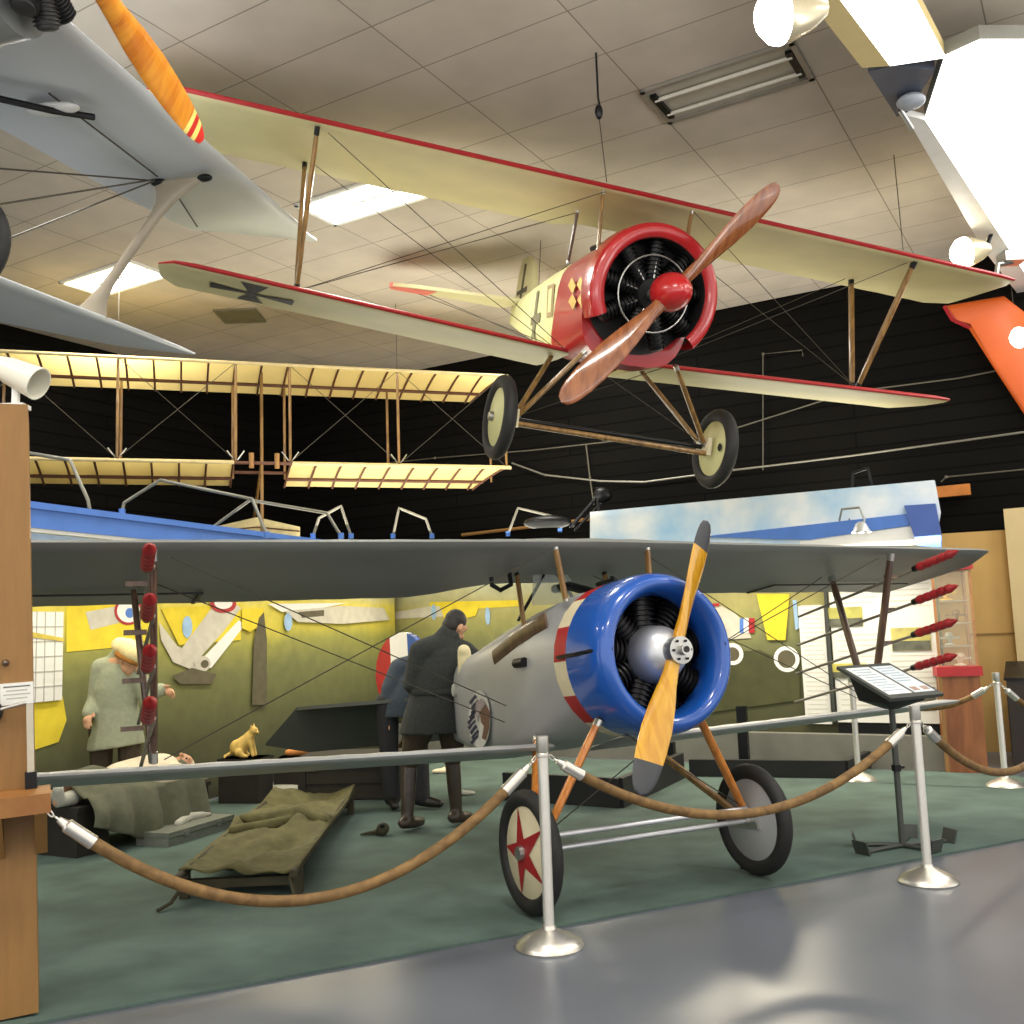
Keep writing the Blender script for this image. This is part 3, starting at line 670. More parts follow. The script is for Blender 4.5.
# ------------------------------------------------------------------ red-cowled biplane hanging in a dive
BM=frame((1.201,7.812,4.957),.297,-.254,-.111)
A=thing('biplane','cream biplane with red cowl, red spinner and brown propeller hanging nose down from the ceiling','aircraft',mat=BM)
BI=BM.inverted()
secs=[]
ys=[-3.92]+[-3.78+i*(7.56/40) for i in range(41)]+[3.92]
for i,y in enumerate(ys):
    a=abs(y); xl,xt,zl,zt,th=.02,-1.25,.03,-.1,.09
    if a>3.8: xl,xt,th=-.25,-1.05,.02
    elif a>3.7: th=.06; xl-=.03
    if i%2==0: xt+=.015; th*=.95
    if a<.3: xt=-1.0
    secs.append((y,xl,xt,zl,zt,th))
b=B(); wing(b,secs,0,1); b.obj('upper_wing',[m_cream,m_redmatt],A)
for s in(-1,1):
    secs=[]
    for i in range(21):
        y=.35+(3.58-.35)*i/20; z=-1.31+.05*y; xl=-.31; th=.07
        if i==20: th=.05; xl-=.03
        secs.append((s*y,xl,xl-.92+(.015 if i%2==0 else 0),z,z-.11,th))
    secs.append((s*3.7,-.55,-1.0,-1.14,-1.2,.02))
    b=B(); wing(b,secs,0,1); lw=b.obj('lower_wing',[m_cream,m_redmatt],A)
    if s<0:      # black cross on the underside near the tip
        def und(u,y):
            a=abs(y); zl=-1.31+.05*a; return (-.31-.92*u,y,zl-.11*u-.07*(math.sqrt(u)*(1-u)*2.6)*.28-.012)
        b=B(); cy=-2.98
        for k in range(4):
            ang=k*PI/2; pts=[]
            for r_,t_ in((.04,-.025),(.04,.025),(.36 if k%2==0 else .3,.1),(.36 if k%2==0 else .3,-.1)):
                du=r_*cos(ang)-t_*sin(ang); dy=r_*sin(ang)+t_*cos(ang)
                pts.append(und(.45+du/.92*(1.0),cy+dy*1.1))
            b.poly(pts,0)
        b.poly([und(.45+x/.92,cy+y) for x,y in((-.05,-.05),(.05,-.05),(.05,.05),(-.05,.05))],0)
        b.obj('black_cross',m_blackp,lw,flat=True)
# body
mi=lambda i,k: 0 if i<2 else 1
b=B(); b.loft([frs(.12,.47,-1.36,-.32,.9,.62),frs(-.3,.44,-1.38,-.36,.75,.45),frs(-.75,.41,-1.34,-.44,.6,.4),frs(-1.3,.36,-1.25,-.5,.5,.4),frs(-2.0,.27,-1.12,-.55,.5,.4),frs(-2.8,.15,-.98,-.6,.5,.4),frs(-3.45,.03,-.86,-.64,.6,.5)],mi)
fb=b.obj('fuselage',[m_red,m_creamlt],A)
def bside(name,px,mat,off=.006):
    R3=BM.to_3x3().inverted(); b=B(); vs=[]
    for x,y in px:
        d=R3@(FW+RT*((x-512)/F)-UP*((y-512)/F)); o=BI@EYE; w=-.42
        for _ in range(8):
            q=o+d*((w-o.y)/d.y); X=q.x
            w=-(.44+.03*(X+.3)/.42 if X>-.3 else .44-.03*(-.3-X)/.45 if X>-.75 else .41-.05*(-.75-X)/.55 if X>-1.3 else .36-.09*(-1.3-X)/.7)
        q.y=w-off; vs.append(q)
    b.poly(vs); return b.obj(name,mat,fb,flat=True)
for cx,cy in((580,286),(589,285),(580.5,302),(589.5,300.5)): bside('yellow_diamond',[(cx-6,cy-8),(cx-2,cy),(cx-5.5,cy+8),(cx-10,cy)],m_brass,.02)
bside('white_panel',[(577,268),(582,265),(582,353),(576,356)],m_creamlt,.003) if False else None
mk=M('faded_brown_marking',(150,128,84),.6)
bside('numeral_frame',[(548,286),(555,283),(553,316),(547,318)],mk); bside('numeral_centre',[(549.5,290),(553,288),(551.5,312),(548.5,313)],m_creamlt,.009)
bside('cross_upright',[(537,292),(539.5,290),(534,340),(531.5,340)],M('grey_cross_marking',(116,112,84),.6)); bside('cross_bar',[(531.5,318),(541,312),(540,322),(531,326)],M('grey_cross_bar',(112,108,80),.6),.007)
# cockpit and guns
b=B(); b.tube([(-.1,-.12,-.33),(-.8,-.12,-.33)],.03); b.obj('machine_gun',m_dark,fb)
b=B(); b.lathe([(.24,-.03),(.27,0),(.24,.03),(.2,.01),(.2,-.06),(.001,-.08)],axis((-1.1,0,-.5),(0,0,1)),24); b.obj('cockpit_rim',m_blackp,fb)
# horseshoe cowl: open at the bottom
pr=[(.535,.2),(.545,.24),(.545,.42)]+[(.485+.06*cos(a),.42+.045*sin(a)) for a in [PI*k/8 for k in range(1,9)]]+[(.43,.3),(.45,.1)]
B().lathe(pr,axis((0,0,-.80),(1,0,0)),40,lambda i,k:1 if i>=9 else 0,-.75,PI+.5).obj('cowl',[m_red,m_blackp],A)
B().lathe([(.47,.14),(.001,.14)],axis((0,0,-.80),(1,0,0)),36).obj('firewall',m_blackp,A)
e2=radial(A,(.3,0,-.80),.15,.42,9,.075,None,M('dark_engine_steel',(30,30,31),.35,.7,.25,20)) if False else radial(A,(.3,0,-.80),.15,.42,9,.075,None,M('dark_engine_steel',(30,30,31),.35,.7,.25,20),rods=m_steel) if False else radial(A,(.3,0,-.80),.15,.45,9,.08,M('dark_engine_fins',(26,26,27),.4,.7,.25,20),m_dark,rods=m_steel)
b=B(); b.lathe([(.30+.007*cos(a),.4+.007*sin(a)) for a in [2*PI*k/8 for k in range(9)]],axis((0,0,-.80),(1,0,0)),40); b.obj('ignition_ring',m_steel,e2)
p2=propeller(A,(.74,0,-.81),1.2,.66,m_propr,None,.22,pitch=.4)
B().lathe([(.001,.2),(.05,.19),(.1,.14),(.14,.05),(.15,-.04),(.14,-.1),(.001,-.1)],axis((.74,0,-.81),(1,0,0)),30).obj('spinner',m_red,p2)
B().tube([(.3,0,-.8),(.7,0,-.81)],.05,14,0).obj('crankshaft',m_steel,e2)
for s in(-1,1):
    strut(A,(.0,s*.4,-.02),(.04,s*.38,-.5),.03,.5,m_strutw,'cabane_strut',ends=m_steel)
    strut(A,(-.55,s*.4,-.08),(-.66,s*.38,-.52),.03,.5,m_strutdk,'cabane_strut',ends=m_steel)
    strut(A,(-.05,s*2.68,-.0),(-.53,s*2.65,-1.17),.04,.5,m_strutw,'interplane_strut',ends=m_dark)
    strut(A,(-.97,s*2.68,-.08),(-.6,s*2.65,-1.17),.04,.5,m_strutw,'interplane_strut',ends=m_dark)
    strut(A,(.16,s*.4,-1.3),(.02,s*.86,-1.92),.035,.6,m_strutw,'undercarriage_leg',ends=m_steel)
    strut(A,(-.62,s*.4,-1.3),(-.04,s*.86,-1.92),.035,.6,m_strutw,'undercarriage_leg',ends=m_steel)
    b=B(); b.prism([(.08,s*.85,-1.84),(-.1,s*.85,-1.84),(-.12,s*.85,-1.99),(.1,s*.85,-1.99)],(0,.04*s,0)); b.obj('axle_plate',m_ivory,A)
    o=wheel(A,(-.02,s*.98,-1.93),.345,.11,m_creamlt,side=s,spot=False)
    if s>0: B().lathe([(.001,-.052),(.035,-.05)],Mx.Translation(V((-.02,.98,-1.93)))@Mx.Rotation(PI/2,4,'Z')@Mx.Translation(V((0,-.17,.02))),12).obj('valve_hole',m_black,o)
B().tube([(-.02,-1.0,-1.93),(-.02,1.0,-1.93)],.02,10).obj('axle',m_dark,A); B().tube([(.06,-.86,-1.96),(.06,.86,-1.98)],.022,10).obj('spreader_bar',m_strutw,A)
wires(A,[((.05,.4,-.03),(-.5,2.6,-1.15)),((.05,-.4,-.03),(-.5,-2.6,-1.15)),((-.3,.42,-1.28),(-.05,2.6,-.03)),((-.3,-.42,-1.28),(-.05,-2.6,-.03)),((-.5,-.42,-1.28),(-.95,-2.6,-.09)),((-.5,.42,-1.28),(-.95,2.6,-.09)),((-.1,-.4,-1.32),(0,.84,-1.9)),((-.1,.4,-1.32),(0,-.84,-1.9)),((-.6,.4,-.1),(-.5,2.6,-1.15)),((-.6,-.4,-.1),(-.5,-2.6,-1.15)),((-1.2,-.36,-1.2),(-3.4,-1.0,-.7)),((-1.0,-.38,-1.2),(-3.5,-1.1,-.7))])
# tail
fin=vslab(A,'fin',[(-2.75,-.62),(-2.72,-.42),(-2.85,-.22),(-3.1,-.12),(-3.3,-.14),(-3.38,-.3),(-3.38,-.72)],.04,m_cream)
b=B()
for px in ([(-3.12,-.2),(-3.18,-.2),(-3.2,-.62),(-3.14,-.62)],[(-2.98,-.46),(-3.33,-.5),(-3.33,-.54),(-2.98,-.52)]): b.prism([(x,-.026,z) for x,z in px],(0,.052,0))
b.obj('tail_cross',M('grey_tail_cross',(78,72,60),.6),fin)
for s in(-1,1):
    b=B(); b.prism([(-2.8,s*.05,-.66),(-3.3,s*1.2,-.66),(-3.55,s*1.42,-.66),(-3.85,s*1.35,-.66),(-3.75,s*.05,-.66)],(0,0,.035)); tp=b.obj('tailplane',m_cream,A)
    b=B(); b.prism([(-3.3,s*.95,-.665),(-3.55,s*1.44,-.665),(-3.86,s*1.37,-.665),(-3.84,s*.95,-.665)],(0,0,.045)); b.obj('red_tip',M('pink_red_doped_fabric',(206,110,96),.5),tp)
# suspension cables
for lx,hook in(((0,-.38,.06),at(596,53,z=ZC)-V((0,0,.5))),((0,2.5,.06),None),((-2.6,0,-.55),None)):
    q=BI@hook if hook else V(lx)+BM.to_3x3().inverted()@V((.05,.15,ZC-(BM@V(lx)).z))
    B().tube([lx,q],.004,5).obj('suspension_cable',m_wire,A)
# ------------------------------------------------------------------ grey aircraft with orange propeller, top left
CM=frame((-2.148,4.256,4.528),1.442,0,.1007)
G=thing('biplane','pale grey biplane with single flared wing strut and orange propeller hanging at the top left','aircraft',mat=CM)
m_gl=M('pale_grey_doped_fabric',(192,198,204),.4,.1,.06,1.5)
def gw(ys,f,th): return [(y,)+f(y)+(th if y<ys[-1] else .02,) for y in ys]
b=B(); wing(b,[(-1.5,.0,-1.1,.0,-.05,.09),(.6,0,-1.1,0,-.05,.09),(1.4,0,-1.03,0,-.05,.09),(2.3,0,-.97,0,-.05,.085),(3.1,0,-.9,0,-.05,.08),(3.48,0,-.83,0,-.05,.075),(3.72,0,-.56,0,-.035,.06),(4.0,-.02,-.24,-.005,-.02,.04),(4.2,-.01,-.07,0,-.005,.015)]); b.obj('upper_wing',m_gl,G)
b=B(); wing(b,[(1.0,-.96,-1.55,-1,-1.06,.06),(2,-.96,-1.5,-1,-1.06,.06),(3.0,-.96,-1.27,-1,-1.05,.055),(3.5,-.97,-1.14,-1,-1.02,.04),(3.78,-.98,-1.03,-1,-1.0,.015)]); b.obj('lower_wing',m_gl,G)
m_gst=M('grey_brown_strut_paint',(150,140,122),.45,.1,.08,6)
rings=[]
P,Q=V((-.38,2.36,-.07)),V((-1.14,2.33,-1.0))
for f in [0,.03,.08,.16,.28,.45,.6,.75,.86,.94,1]:
    w=.045+.16*max(0,1-f/.3)**2.2+.14*max(0,(f-.68)/.32)**2
    p=P.lerp(Q,f); rings.append([p+V((w*cos(2*PI*k/12),.028*sin(2*PI*k/12),0)) for k in range(12)])
o=B().loft(rings).obj('wing_strut',m_gst,G)
for c,r_ in((P+V((.17,0,.0)),.035),(P+V((-.17,0,.0)),.035),(Q+V((.12,0,0)),.03)): B().ell(c,(r_*1.6,r_,r_*.8),10,8).obj('strut_fitting',m_dark,o)
wires(G,[((-.55,2.3,-.07),(-.4,.3,-.9)),((-.6,2.3,-.07),(-.9,.4,-.6)),((-.5,2.25,-.07),(-.45,.9,-.08)),((-.5,2.45,-.07),(-.7,3.3,-.09)),((-.55,2.3,-.08),(-1.6,1.2,-.95))],.006)
b=B(); b.ell((-.52,1.05,-.1),(.16,.07,.03),16,8); b.obj('pulley_fairing',M('white_fairing',(214,216,214),.4),G); b=B(); b.tube([(-.36,1.2,-.1),(-.5,1.0,-.13),(-.8,.7,-.12)],.02); b.obj('aileron_rod',m_dark,G)
b=B(); b.loft([[(x,y-.24,z) for x,y,z in r_] for r_ in (frs(.1,.29,-.36,.22,1,1),frs(-.4,.32,-.4,.24,.9,.9),frs(-1.5,.3,-.4,.24,.8,.7),frs(-3.6,.05,-.2,.1,.8,.7))]); b.obj('fuselage',M('grey_cowl_paint',(120,124,124),.4,.2,.08,3),G)
e3=radial(G,(.2,-.24,-.07),.12,.27,9,.06,m_blackp,m_dark); B().tube([(.2,-.24,-.07),(.4,-.24,-.07)],.04).obj('crankshaft',m_steel,e3)
bnd=lambda f: 0 if f<.86 else 2 if f<.886 else 1 if f<.916 else 2 if f<.946 else 1
p3=propeller(G,(.4,-.24,-.07),1.25,1.827,m_propo,[M('red_tip_paint',(206,40,30),.4),M('cream_tip_band',(232,216,120),.4)],.17,bands=bnd,pitch=.45,hand=1)
B().lathe([(.001,.1),(.06,.09),(.08,0),(.001,-.05)],axis((.4,-.24,-.07),(1,0,0)),20).obj('hub',m_steel,p3)
wheel(G,(-.74,.5,-.99),.285,.1,m_gl,side=1); strut(G,(-.6,.3,-.45),(-.74,.42,-.99),.03,.6,m_gst,'undercarriage_leg')
# ------------------------------------------------------------------ early open-framed biplane near the dark wall
K=thing('early_biplane','open framed early biplane with ribbed yellow fabric wings before the dark wall','aircraft',(-3.0,11.83,3.62),.3215)
m_yf=M('yellow_muslin',(226,206,142),.8,0,.05,3)
_n=m_yf.node_tree.nodes; _l=m_yf.node_tree.links; _t=_n.new('ShaderNodeBsdfTranslucent'); _x=_n.new('ShaderNodeMixShader'); _x.inputs[0].default_value=.45; _t.inputs[0].default_value=col(236,214,140)
_l.new(_n['Principled BSDF'].outputs[0],_x.inputs[1]); _l.new(_t.outputs[0],_x.inputs[2]); _l.new(_x.outputs[0],_n['Material Output'].inputs[0])
m_rib=M('brown_rib_wood',(88,52,32),.6,0,.15,12)
def zsec(u): return -.15*u+.05*math.sqrt(max(0,u))*(1-u)*2.2
def panel(x0,x1,z,tipcut):
    b=B(); us=[0,.05,.15,.3,.5,.75,1.0]
    rr=[]
    for sgn in(1,-1):
        r=[]
        for u in (us if sgn>0 else us[::-1]): r.append((u,zsec(u)+(.006 if sgn>0 else -.004)))
        rr+=r
    def rg(x,cut): return [(x-math.copysign(cut*u,x),u*1.0,z+zsec(u)) for u in us]
    ca=.24 if tipcut else 0
    A0,A1=rg(x0,ca if tipcut<0 else 0),rg(x1,ca if tipcut>0 else 0)
    b.add(A0+A1,[(k,k+1,len(us)+k+1,len(us)+k) for k in range(len(us)-1)])
    o=b.obj('wing_panel',m_yf,K)
    n=round(abs(x1-x0)/.31)
    for k in range(n+1):
        x=x0+(x1-x0)*k/n; cut=0
        if (tipcut>0 and k==n) or (tipcut<0 and k==0): cut=.24
        b=B(); b.tube([(x-math.copysign(cut*u,x),u,z+zsec(u)-.014) for u in (0,.1,.3,.55,.8,1.0)],.014,6); b.obj('rib',m_rib,o)
    for u in(.0,.72):
        b=B(); b.tube([(x0-math.copysign(ca*u if tipcut<0 else 0,x0),u,z+zsec(u)-.02),(x1-math.copysign(ca*u if tipcut>0 else 0,x1),u,z+zsec(u)-.02)],.022 if u else .02,8); b.obj('spar',m_rib if u else M('pale_edge_rope',(196,178,130),.8),o)
panel(-3.1,0.04,1.22,-1); panel(.04,3.17,1.22,1); panel(-3.1,-.3,0,-1); panel(.38,3.17,0,1)
for x in(-2.9,-1.6,-.28,.36,1.7,3.12):
    for u in(.03,.72):
        strut(K,(x,u,zsec(u)-.02),(x,u,1.22+zsec(u)-.02),.018,.7,m_strutw,'wing_post')
        if u<.1 and abs(x)<3: 
            for s in(-1,1): B().tube([(x+s*.02,u,.02),(x+s*.1,u,.13)],.008,6).obj('wire_clip',m_steel,K)
for u in(.0,.72): B().tube([(-.3,u,-.02),(.38,u,-.02)],.02).obj('centre_spar',m_rib,K)
for x in(-.1,.2): B().tube([(x,0,.1),(x,0,-.08)],.03).obj('seat_block',m_tan,K)
B().tube([(.05,.4,1.2),(.05,.4,-1.0)],.02).obj('mast',m_strutw,K); B().tube([(.05,.4,0.05),(.05,2.0,-.52)],.02).obj('tail_boom',m_strutw,K)
b=B(); b.prism([(-.5,1.2,-.66),(.05,1.3,-.52),(.6,1.2,-.66),(.6,1.25,-.98),(-.5,1.25,-.98)],(0,.05,0)); tl=b.obj('tail_surface',M('cream_canvas',(198,186,140),.8),K)
for z in(-.72,-.86): B().tube([(-.49,1.18,z),(.05,1.22,z+.06),(.59,1.18,z)],.01,6).obj('tail_slat',m_rib,tl)
wires(K,[((-1.6,0,0),(-.28,0,1.2)),((-.28,0,0),(-1.6,0,1.2)),((.36,0,0),(1.7,0,1.2)),((1.7,0,0),(.36,0,1.2)),((1.7,0,0),(3.1,0,1.2)),((3.1,0,0),(1.7,0,1.2)),((-1.6,0,0),(-2.9,0,1.2))],.004)
# cable stays to the ceiling
for x in(-1.6,1.7): B().tube([(x,.03,1.22),(x,.03,ZC-3.62)],.004,5).obj('suspension_cable',m_wire,K)
# ------------------------------------------------------------------ orange wing at the right edge
p=at(1000,350,Y=11.2); t=thing('aircraft_wing','bright orange wing of another hanging aircraft at the right edge below the white light trough','aircraft wing',p,0)
poly=[(944,306),(1003,296),(1075,352),(1085,505),(1024,412),(990,360),(966,322),(952,318)]
q=[at(x,y,Y=11.2)-p for x,y in poly]
b=B(); n=len(q); c=sum(q,V())/n
f=lambda s,k:[V((c.x+(v.x-c.x)*s,v.y+k,c.z+(v.z-c.z)*s)) for v in q]
b.loft([f(.9,-.05),f(.98,-.03),f(1,0),f(.98,.03),f(.9,.05)]); b.obj('wing_panel',m_orange,t,sharp=60)
b=B(); b.prism([q[0]+V((0,-.04,0)),q[0]+V((.1,-.04,-.16)),q[6]+V((.05,-.04,-.08)),q[7]+V((0,-.04,-.02))],(0,.08,0)); b.obj('red_trim',m_redmatt,t)
B().tube([V((.2,0,.2)),V((.2,0,ZC-p.z))],.006,6).obj('suspension_cable',m_wire,t)
# ------------------------------------------------------------------ stanchions and ropes
m_rope=wood('brown_velour_rope',(98,72,36),(130,100,56),.7,14,(1,1,1),0)
def stanchion(px,py,label,top=.985):
    p=at(px,py,z=0); p.z=.013 if px<900 and False else 0.0
    t=thing('stanchion',label,'rope stanchion',p,0,'polished steel rope stanchions')
    T=axis((0,0,0),(0,0,1))
    B().lathe([(.001,0),(.162,0),(.165,.008),(.158,.022),(.12,.048),(.07,.07),(.035,.085),(.03,.1),(.001,.1)],T,40).obj('base',m_chrome,t)
    B().lathe([(.026,.08),(.0265,top-.09)],T,20).obj('pole',m_pole,t)
    B().lathe([(.0265,top-.1),(.034,top-.095),(.034,top-.085),(.028,top-.08),(.031,top-.075),(.032,top),(.001,top)],T,20).obj('collar',m_chrome,t)
    return p
SA=stanchion(549.8,947,'tall steel stanchion standing in front of the red star wheel')
SB=stanchion(928.5,882,'steel stanchion standing in front of the sloping information stand')
SC=stanchion(1006,787,'steel stanchion standing before the tan wall and black cabinet')
SD=stanchion(859,781,'steel stanchion standing behind the sloping information stand')
def rope(P,Q,sag,label,ex=1.0):
    P,Q=V(P),V(Q); t=thing('barrier_rope',label,'barrier rope',P,0,'brown barrier ropes')
    def pt(f): p=(Q-P)*f; p.z-=sag*4*f*(1-f); return p
    L=(Q-P).length; e=.1/L
    fs=[e+(1-2*e)*i/30 for i in range(31)]
    B().tube([pt(f) for f in fs],.025,12).obj('rope',m_rope,t)
    for a,c in((e*.45,e*1.75),(1-e*.45,1-e*1.75)): B().tube([pt(a),pt(a+(c-a)*.2),pt(a+(c-a)*.25),pt(c)],[.012,.018,.028,.029],14).obj('end_ferrule',m_chrome,t)
    for a,c in((0,e*.6),(1,1-e*.6)):
        b=B(); m=pt((a+c)/2); d=(pt(c)-pt(a)).normalized(); 
        for k in range(2):
            ctr=pt(a+(c-a)*(.25+.45*k)); n1=d; n2=V((0,0,1)) if k==0 else d.cross(V((0,0,1))).normalized()
            b.tube([ctr+n1*(.016*cos(2*PI*i/12))+n2*(.010*sin(2*PI*i/12)) for i in range(13)],.0035,6)
            b.obj('hook' if k==0 else 'hook_link',m_chrome,t); b=B()
def side(p,dx,z=.89): return (p.x+dx,p.y,z)
POST=V((-1.99,4.26,0))
hk=at(46,810,Y=4.05)
rope(hk,side(SA,-.03),.5,'long brown rope sagging from the tan post to the stanchion by the star wheel')
rope(side(SA,.03),side(SB,-.03),.39,'brown rope sagging across the undercarriage of the silver biplane')
SE=at(1088,815,z=0)
rope(side(SB,.03),side(SE,0),.42,'brown rope hanging from the stanchion by the information stand toward the right edge')
rope(side(SD,.03),side(SC,-.03),.22,'brown rope hanging behind the information stand before the brick red case')
rope(side(SC,.03),(SC.x+1.3,SC.y+.5,.89),.32,'brown rope hanging before the black cabinet at the right edge')
# ------------------------------------------------------------------ tan post at the left
t=thing('post','tall tan timber post at the left edge with a bracket shelf and small white notice','post',(0,0,0))
px=[(-.74,0),(0,0)]
c1=at(38.6,1019,z=0.0); ang=.437
b=B(); W=.62; T=Mx.Translation(V((c1.x,c1.y,.014)))@Mx.Rotation(ang,4,'Z')@Mx.Rotation(-.036,4,'Y')
b.box((-W/2,.2,1.272),(W,.4,2.52),0,T); b.obj('timber_post',m_tan,t)
b=B(); b.box((-.09,-.13,.875),(.3,.28,.075),0,T); sh=b.obj('bracket_shelf',wood('bracket_timber',(138,90,40),(156,108,54),.5,3,(2,2,2),.1),t)
for x in(-.16,.0): B().prism([T@V((x,-.01,.84)),T@V((x,-.25,.84)),T@V((x,-.01,.64))],T.to_3x3()@V((.045,0,0))).obj('corbel',m_tan,sh)
b=B(); b.box((-.06,-.004,1.30),(.125,.008,.09),0,T); nt=b.obj('notice',m_paper,t)
for k in range(4): B().box((-.06,-.0085,1.33-.016*k),(.1-.02*(k%2),.001,.005),0,T).obj('text_line',m_inkgrey if k else m_inkdk,nt)
b=B(); b.box((-.012,-.05,1.10),(.026,.03,.31),0,T); b.obj('white_tube',M('white_plastic',(186,180,162),.4),t); B().box((-.012,-.05,.945),(.045,.045,.07),0,T).obj('tube_foot',m_dark,t)
b=B(); b.lathe([(.001,.09),(.04,.08),(.055,.04),(.04,0),(.03,-.02),(.001,-.02)],T@Mx.Translation(V((-.165,0,1.235)))@Mx.Rotation(-PI/2,4,'Z'),18); b.obj('black_knob',m_black,t)
B().tube([T@V((-.165,-.06,1.235)),T@V((-.025,-.05,1.262))],.007).obj('knob_arm',m_steel,t)
B().lathe([(.001,.03),(.01,.025),(.015,0)],T@Mx.Translation(V((-.1,0,1.43)))@Mx.Rotation(-PI/2,4,'Z'),12).obj('bolt',m_strutdk,t)
p=T@V((-.05,.12,2.535)); t=thing('spot_lamp','small white spotlight on top of the tan post','lamp',p)
T2=axis((.0,0,.16),(.85,-.1,-.42)); B().lathe([(.001,-.1),(.045,-.1),(.06,-.04),(.075,.12),(.07,.12),(.05,-.03),(.001,-.03)],T2,24).obj('lamp_head',M('white_lamp_shell',(224,222,206),.4,0,.03,8),t)
B().tube([(0,0,0),(0,0,.13)],.018).obj('lamp_stem',m_white,t); B().box((0,0,.01),(.1,.08,.02)).obj('lamp_foot',m_white,t)
B().ell((-.1,0,.16),(.05,.05,.06)).obj('socket',m_dark,t)
# ------------------------------------------------------------------ information stand
t=thing('information_stand','sloping information panel on a thin dark pole with spread feet beside the right stanchion','information stand',(2.46,6.72,0),.536)
m_frame=M('dark_grey_frame',(66,70,66),.5,.2,.1,12)
T=Mx.Translation(V((0,0,1.08)))@Mx.Rotation(.44,4,'X')
b=B(); b.box((0,0,0),(.52,.46,.022),0,T); b.obj('panel_frame',m_frame,t)
for x,w_,mm in((-.115,.225,M('printed_sheet',(226,228,226),.5,0,.02,3)),(.125,.2,M('printed_sheet_blue',(206,214,220),.5,0,.02,3))):
    o=B().box((x,0,.0125),(w_,.37,.004),0,T).obj('printed_sheet',mm,t)
    for k in range(9):
        if x<0 or k<6: B().box((x-.01*(k%3),.15-.036*k,.0155),(w_*.78-.03*(k%2),.012,.002),0,T).obj('text_line',M('pale_blue_print',(164,180,192),.6),o)
    if x>0:
        for q in(-.05,.05): B().box((x+q,-.14,.0155),(.06,.045,.002),0,T).obj('printed_picture',M('sepia_print',(168,140,128),.6,0,.3,40),o)
b=B(); b.prism([T@V((-.2,.15,-.012)),T@V((.2,.15,-.012)),T@V((.2,-.19,-.012)),T@V((-.2,-.19,-.012))],(0,.02,-.0),0) if False else b.loft([[T@V((-.21,.17,-.012)),T@V((.21,.17,-.012)),T@V((.21,-.17,-.012)),T@V((-.21,-.17,-.012))],[(-.17,.12,.96),(.17,.12,.96),(.17,-.12,.95),(-.17,-.12,.95)],[(-.03,.03,.90),(.03,.03,.90),(.03,-.03,.90),(-.03,-.03,.90)]]); b.obj('panel_box',m_blackp,t)
B().tube([(0,0,.02),(0,0,.92)],.02,12).obj('pole',m_frame,t); B().tube([(0,0,.5),(0,0,.54)],.03,12).obj('pole_clamp',m_dark,t); B().tube([(0,0,.52),(.07,0,.52)],.012).obj('clamp_knob',m_dark,t)
for k,(dx,dy) in enumerate(((-.34,.02),(-.18,.2),(.26,.16),(.34,-.08),(.02,-.22))):
    f=B().tube([(0,0,.03),(dx*.6,dy*.6,.03),(dx,dy,.02)],.014).obj('foot',m_frame,t)
    b=B(); d=V((dx,dy,0)).normalized(); n_=V((-d.y,d.x,0)); c=V((dx,dy,0))
    b.prism([c-n_*.06+V((0,0,.0)),c+n_*.06+V((0,0,.0)),c+n_*.06+d*.03+V((0,0,.1)),c-n_*.06+d*.03+V((0,0,.1))],d*.012); b.obj('foot_flag',m_frame,f)
# ------------------------------------------------------------------ panels and furniture at the right
def onR(px,py,off): 
    P=PLR[0]+RN*off; return at(px,py,pl=(P,RN))
FR=Mx(((-RD.x,RN.x,0,0),(-RD.y,RN.y,0,0),(0,0,1,0),(0,0,0,1)))
def rboard(name,label,cat,x0,x1,ytop,ybot,off,th,mat):
    a=onR(x0,ybot,off); c=onR(x1,ybot,off); zb=(a.z+c.z)/2; zt=onR(x0,ytop,off).z
    wd=(c-a).dot(RD); o=(a+c)/2; o.z=zb
    t=thing(name,label,cat,mat=Mx.Translation(o)@FR)
    B().box((0,-th/2,(zt-zb)/2),(wd,th,zt-zb)).obj('board',mat,t)
    return t,wd,zt-zb
t,wd,h=rboard('text_panel','narrow white text panel beside the painted airfield at the right','display panel',806,832,606,724,.04,.03,m_paper)
for k in range(26): B().box((.0,.0005,.06+k*.047),(wd*(.82-.1*(k%3==0)),.001,.012)).obj('text_line',bpy.data.materials.get('faint_print') or M('faint_print',(206,202,190),.6),t)
t,wd,h=rboard('text_panel','wide white display panel with photographs behind the right struts','display panel',838,946,570,723,.06,.03,m_paper)
for side_,c0 in((-1,0),(1,0)):
    for k in range(24):
        z=.12+k*.055
        x=-side_*wd*.25
        pic=[(-1,.98,1.18),(-1,.45,.6),(1,.72,.95),(1,.2,.36)]
        if any(s_==side_ and a-.04<z<b_+.02 for s_,a,b_ in pic): continue
        if side_>0 and .98<z<1.12: continue
        B().box((x,.0005,z),(wd*(.4-.05*(k%4==0)),.001,.014)).obj('text_line',bpy.data.materials['faint_print'],t)
for s_,a,b_,c_ in((-1,.98,1.18,(176,172,92)),(-1,.45,.6,(200,190,96)),(1,.72,.95,(196,186,110)),(1,.2,.36,(170,168,150))):
    f=B().box((-s_*wd*.25+(.12 if s_<0 else 0),.006,(a+b_)/2),(wd*.36,.008,b_-a)).obj('photograph',M('photo_tint',c_,.5,0,.35,6),t)
    B().box((-s_*wd*.25+(.12 if s_<0 else 0),.011,a+(b_-a)*.22),(wd*.35,.004,(b_-a)*.4)).obj('photo_ground',M('photo_dark',(96,98,84),.5,0,.4,9),f)
B().box((wd/2+.03,.0,h/2),(.03,.05,h)).obj('divider',m_frame,t)
b=B(); b.box((0,-.02,-.1),(wd,.03,.16)); b.obj('base_strip',m_dark,t)
